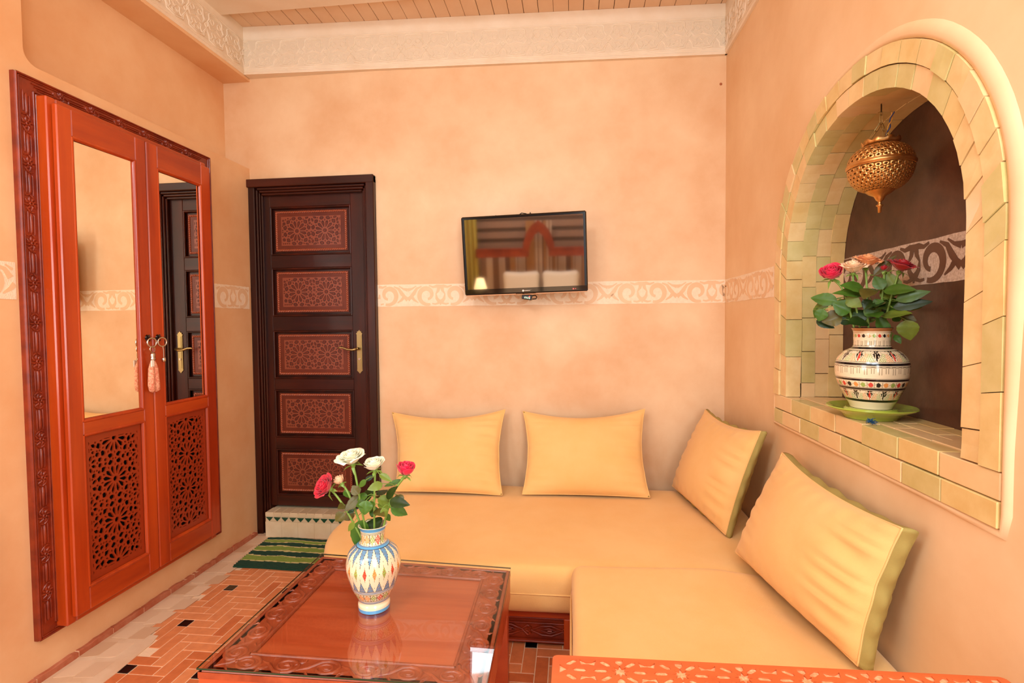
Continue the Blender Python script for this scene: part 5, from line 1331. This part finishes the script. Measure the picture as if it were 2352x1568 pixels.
# ================================================================ CURTAIN AND THE BED SIDE OF THE ROOM
def curtain(label, x0, x1, y, z0, z1, mt, n, amp, axis=0):
    m = MB(); N = n * 8; vs = []
    for k in range(N + 1):
        t = k / N; o_ = amp * sin(t * n * 2 * pi) + .3 * amp * sin(t * n * 4.3); 
        for z in (z0, z0 + (z1 - z0) * .5, z1):
            vs.append((x0 + (x1 - x0) * t, y + o_, z) if axis == 0 else (y + o_, x0 + (x1 - x0) * t, z))
    m.add(vs, [(3 * k + i, 3 * k + 3 + i, 3 * k + 4 + i, 3 * k + 1 + i) for k in range(N) for i in (0, 1)])
    o = m.build('curtain', mt, None, smooth=True); s_ = o.modifiers.new('cloth', 'SOLIDIFY'); s_.thickness = .003; return tag(o, label, 'curtain')
curtain('olive curtain hanging at the far left edge of the view on the left wall', 1.30, 1.485, -1.905, .30, .72, CURT, 3, .014, 1)
curtain('long olive curtain beside the bed, seen only mirrored in the television', -1.75, -1.43, -2.44, .02, 2.6, CURT, 5, .02)
bed = thing('bed', 'white bed under a cedar pelmet, seen only mirrored in the television', 'bed', (-.45, -1.7, 0))
BEDW = mat('white_linen', srgb(232, 222, 204), .8); WF = mat('bed_cedar', srgb(150, 62, 26), .4, col2=srgb(120, 44, 16), nscale=6)
m = rbox((-1.14, -2.5, .28), (.45, -.75, .60), .06, (10, 10, 3)); weld(m.build('mattress', BEDW, bed))
m = MB(); m.bbox((-1.18, -2.6, 0), (.49, -.70, .28), .01); m.build('bed_base', WF, bed)
for k, xc in enumerate((-.74, -.13)):
    t = thing('pillow', ['white pillow at the left of the bed, mirrored in the television', 'white pillow at the right of the bed, mirrored in the television'][k], 'pillow', (xc, -2.32, .60), 'pillows on the bed')
    m = rbox((xc - .27, -2.36, .60), (xc + .27, -2.22, .985), .065, (8, 3, 6), lambda p, n: p + Vector(((p.x - xc) * .06 * abs(p.z - .79) * 5, 0, (p.z - .79) * abs(p.x - xc) * .35)))
    weld(m.build('pillow_cover', BEDW, t))
pel = thing('bed_pelmet', 'cedar pelmet with a pointed arch above the bed, mirrored in the television', 'pelmet', (-.47, -2.45, 1.2))
fp = lambda u, v, w: (u, -2.45 + w, v)
xo = -.47
archo = [(xo - .245, 1.335), (xo - .235, 1.42), (xo - .19, 1.56), (xo - .11, 1.68), (xo, 1.76), (xo + .11, 1.68), (xo + .19, 1.56), (xo + .235, 1.42), (xo + .245, 1.335)]
archi = [(xo + .155, 1.21), (xo + .15, 1.32), (xo + .12, 1.42), (xo + .06, 1.53), (xo, 1.585), (xo - .06, 1.53), (xo - .12, 1.42), (xo - .15, 1.32), (xo - .155, 1.21)]
m = MB(); m.prism([(-1.45, 1.21), (-1.45, 1.335)] + archo + [(.8, 1.335), (.8, 1.21)] + archi, fp, 0, .05)
mo = MB(); mo.perforate([(-1.45, 1.21), (-1.45, 1.335)] + archo + [(.8, 1.335), (.8, 1.21)] + archi, [], fp, 0, .05); mo.build('arched_board', WF, pel)
m = MB(); m.bbox((-1.45, -2.42, 1.325), (xo - .24, -2.38, 1.35), .004); m.bbox((xo + .24, -2.42, 1.325), (.8, -2.38, 1.35), .004); m.build('shelf_lip', WF, pel)
ST = [mat('hanging_stripe_%d' % i, srgb(*c), .8) for i, c in enumerate(((150, 110, 80), (180, 150, 124), (126, 88, 60), (200, 170, 140), (110, 74, 50), (170, 120, 70)))]
hg = thing('striped_hanging', 'striped wall hanging behind the bed, mirrored in the television', 'wall hanging', (-.4, -2.6, .5))
x = -1.42; k = 0; random.seed(2)
while x < .8:
    wdt = random.choice([.10, .02, .08, .13, .015]) if abs(x - xo) > .18 else random.choice([.025, .012, .03, .018]); m = MB(); m.box((x, -2.60, .45), (x + wdt, -2.585, 1.75 if abs(x + wdt / 2 - xo) < .2 else 1.325)); m.build('cloth_stripe', ST[[0, 3, 2, 1, 3, 4, 5][k % 7]], hg); x += wdt; k += 1
pn = thing('slatted_canopy', 'brown slatted panel above the bed, mirrored in the television', 'panel', (-.4, -2.66, 1.3))
PN = [mat('slat_pale', srgb(150, 118, 96), .6), mat('slat_dark', srgb(84, 62, 44), .6)]
z = 1.32; k = 0
while z < 2.9:
    h = .11 if k % 2 == 0 else .055; m = MB(); m.bbox((-1.5, -2.70, z), (.85, -2.66 + (.0 if k % 2 else .012), z + h - .004), .003); m.build('slat', PN[k % 2], pn); z += h; k += 1
lp = thing('bedside_lamp', 'lit bedside lamp with cream cone shade, mirrored in the television', 'lamp', (-1.36, -2.15, .5))
m = MB(); m.lathe([(.055, .16), (.102, 0)], (-1.36, -2.15, .76), 32); o = m.build('lamp_shade', mat('lit_shade', srgb(250, 230, 190), .8, emit=(srgb(255, 214, 150), 1.6)), lp, smooth=True); s_ = o.modifiers.new('t', 'SOLIDIFY'); s_.thickness = .002
m = MB(); m.lathe([(0, 0), (.06, 0), (.05, .02), (.018, .05), (.03, .12), (.012, .2), (.008, .30), (0, .30)], (-1.36, -2.15, .5), 24); m.build('lamp_base', BRASSD, lp, smooth=True)
nsd = thing('bedside_table', 'cedar bedside table under the lamp, mirrored in the television', 'table', (-1.36, -2.15, 0))
m = MB(); m.bbox((-1.54, -2.32, .46), (-1.20, -1.98, .5), .004); m.build('table_top', WF, nsd)
for a, b in ((-1.53, -2.31), (-1.24, -2.31), (-1.53, -2.02), (-1.24, -2.02)):
    m = MB(); m.bbox((a, b, 0), (a + .03, b + .03, .46), .003); m.build('leg', WF, nsd)

for o in list(bpy.data.objects):
    if '_loc' in o: del o['_loc']
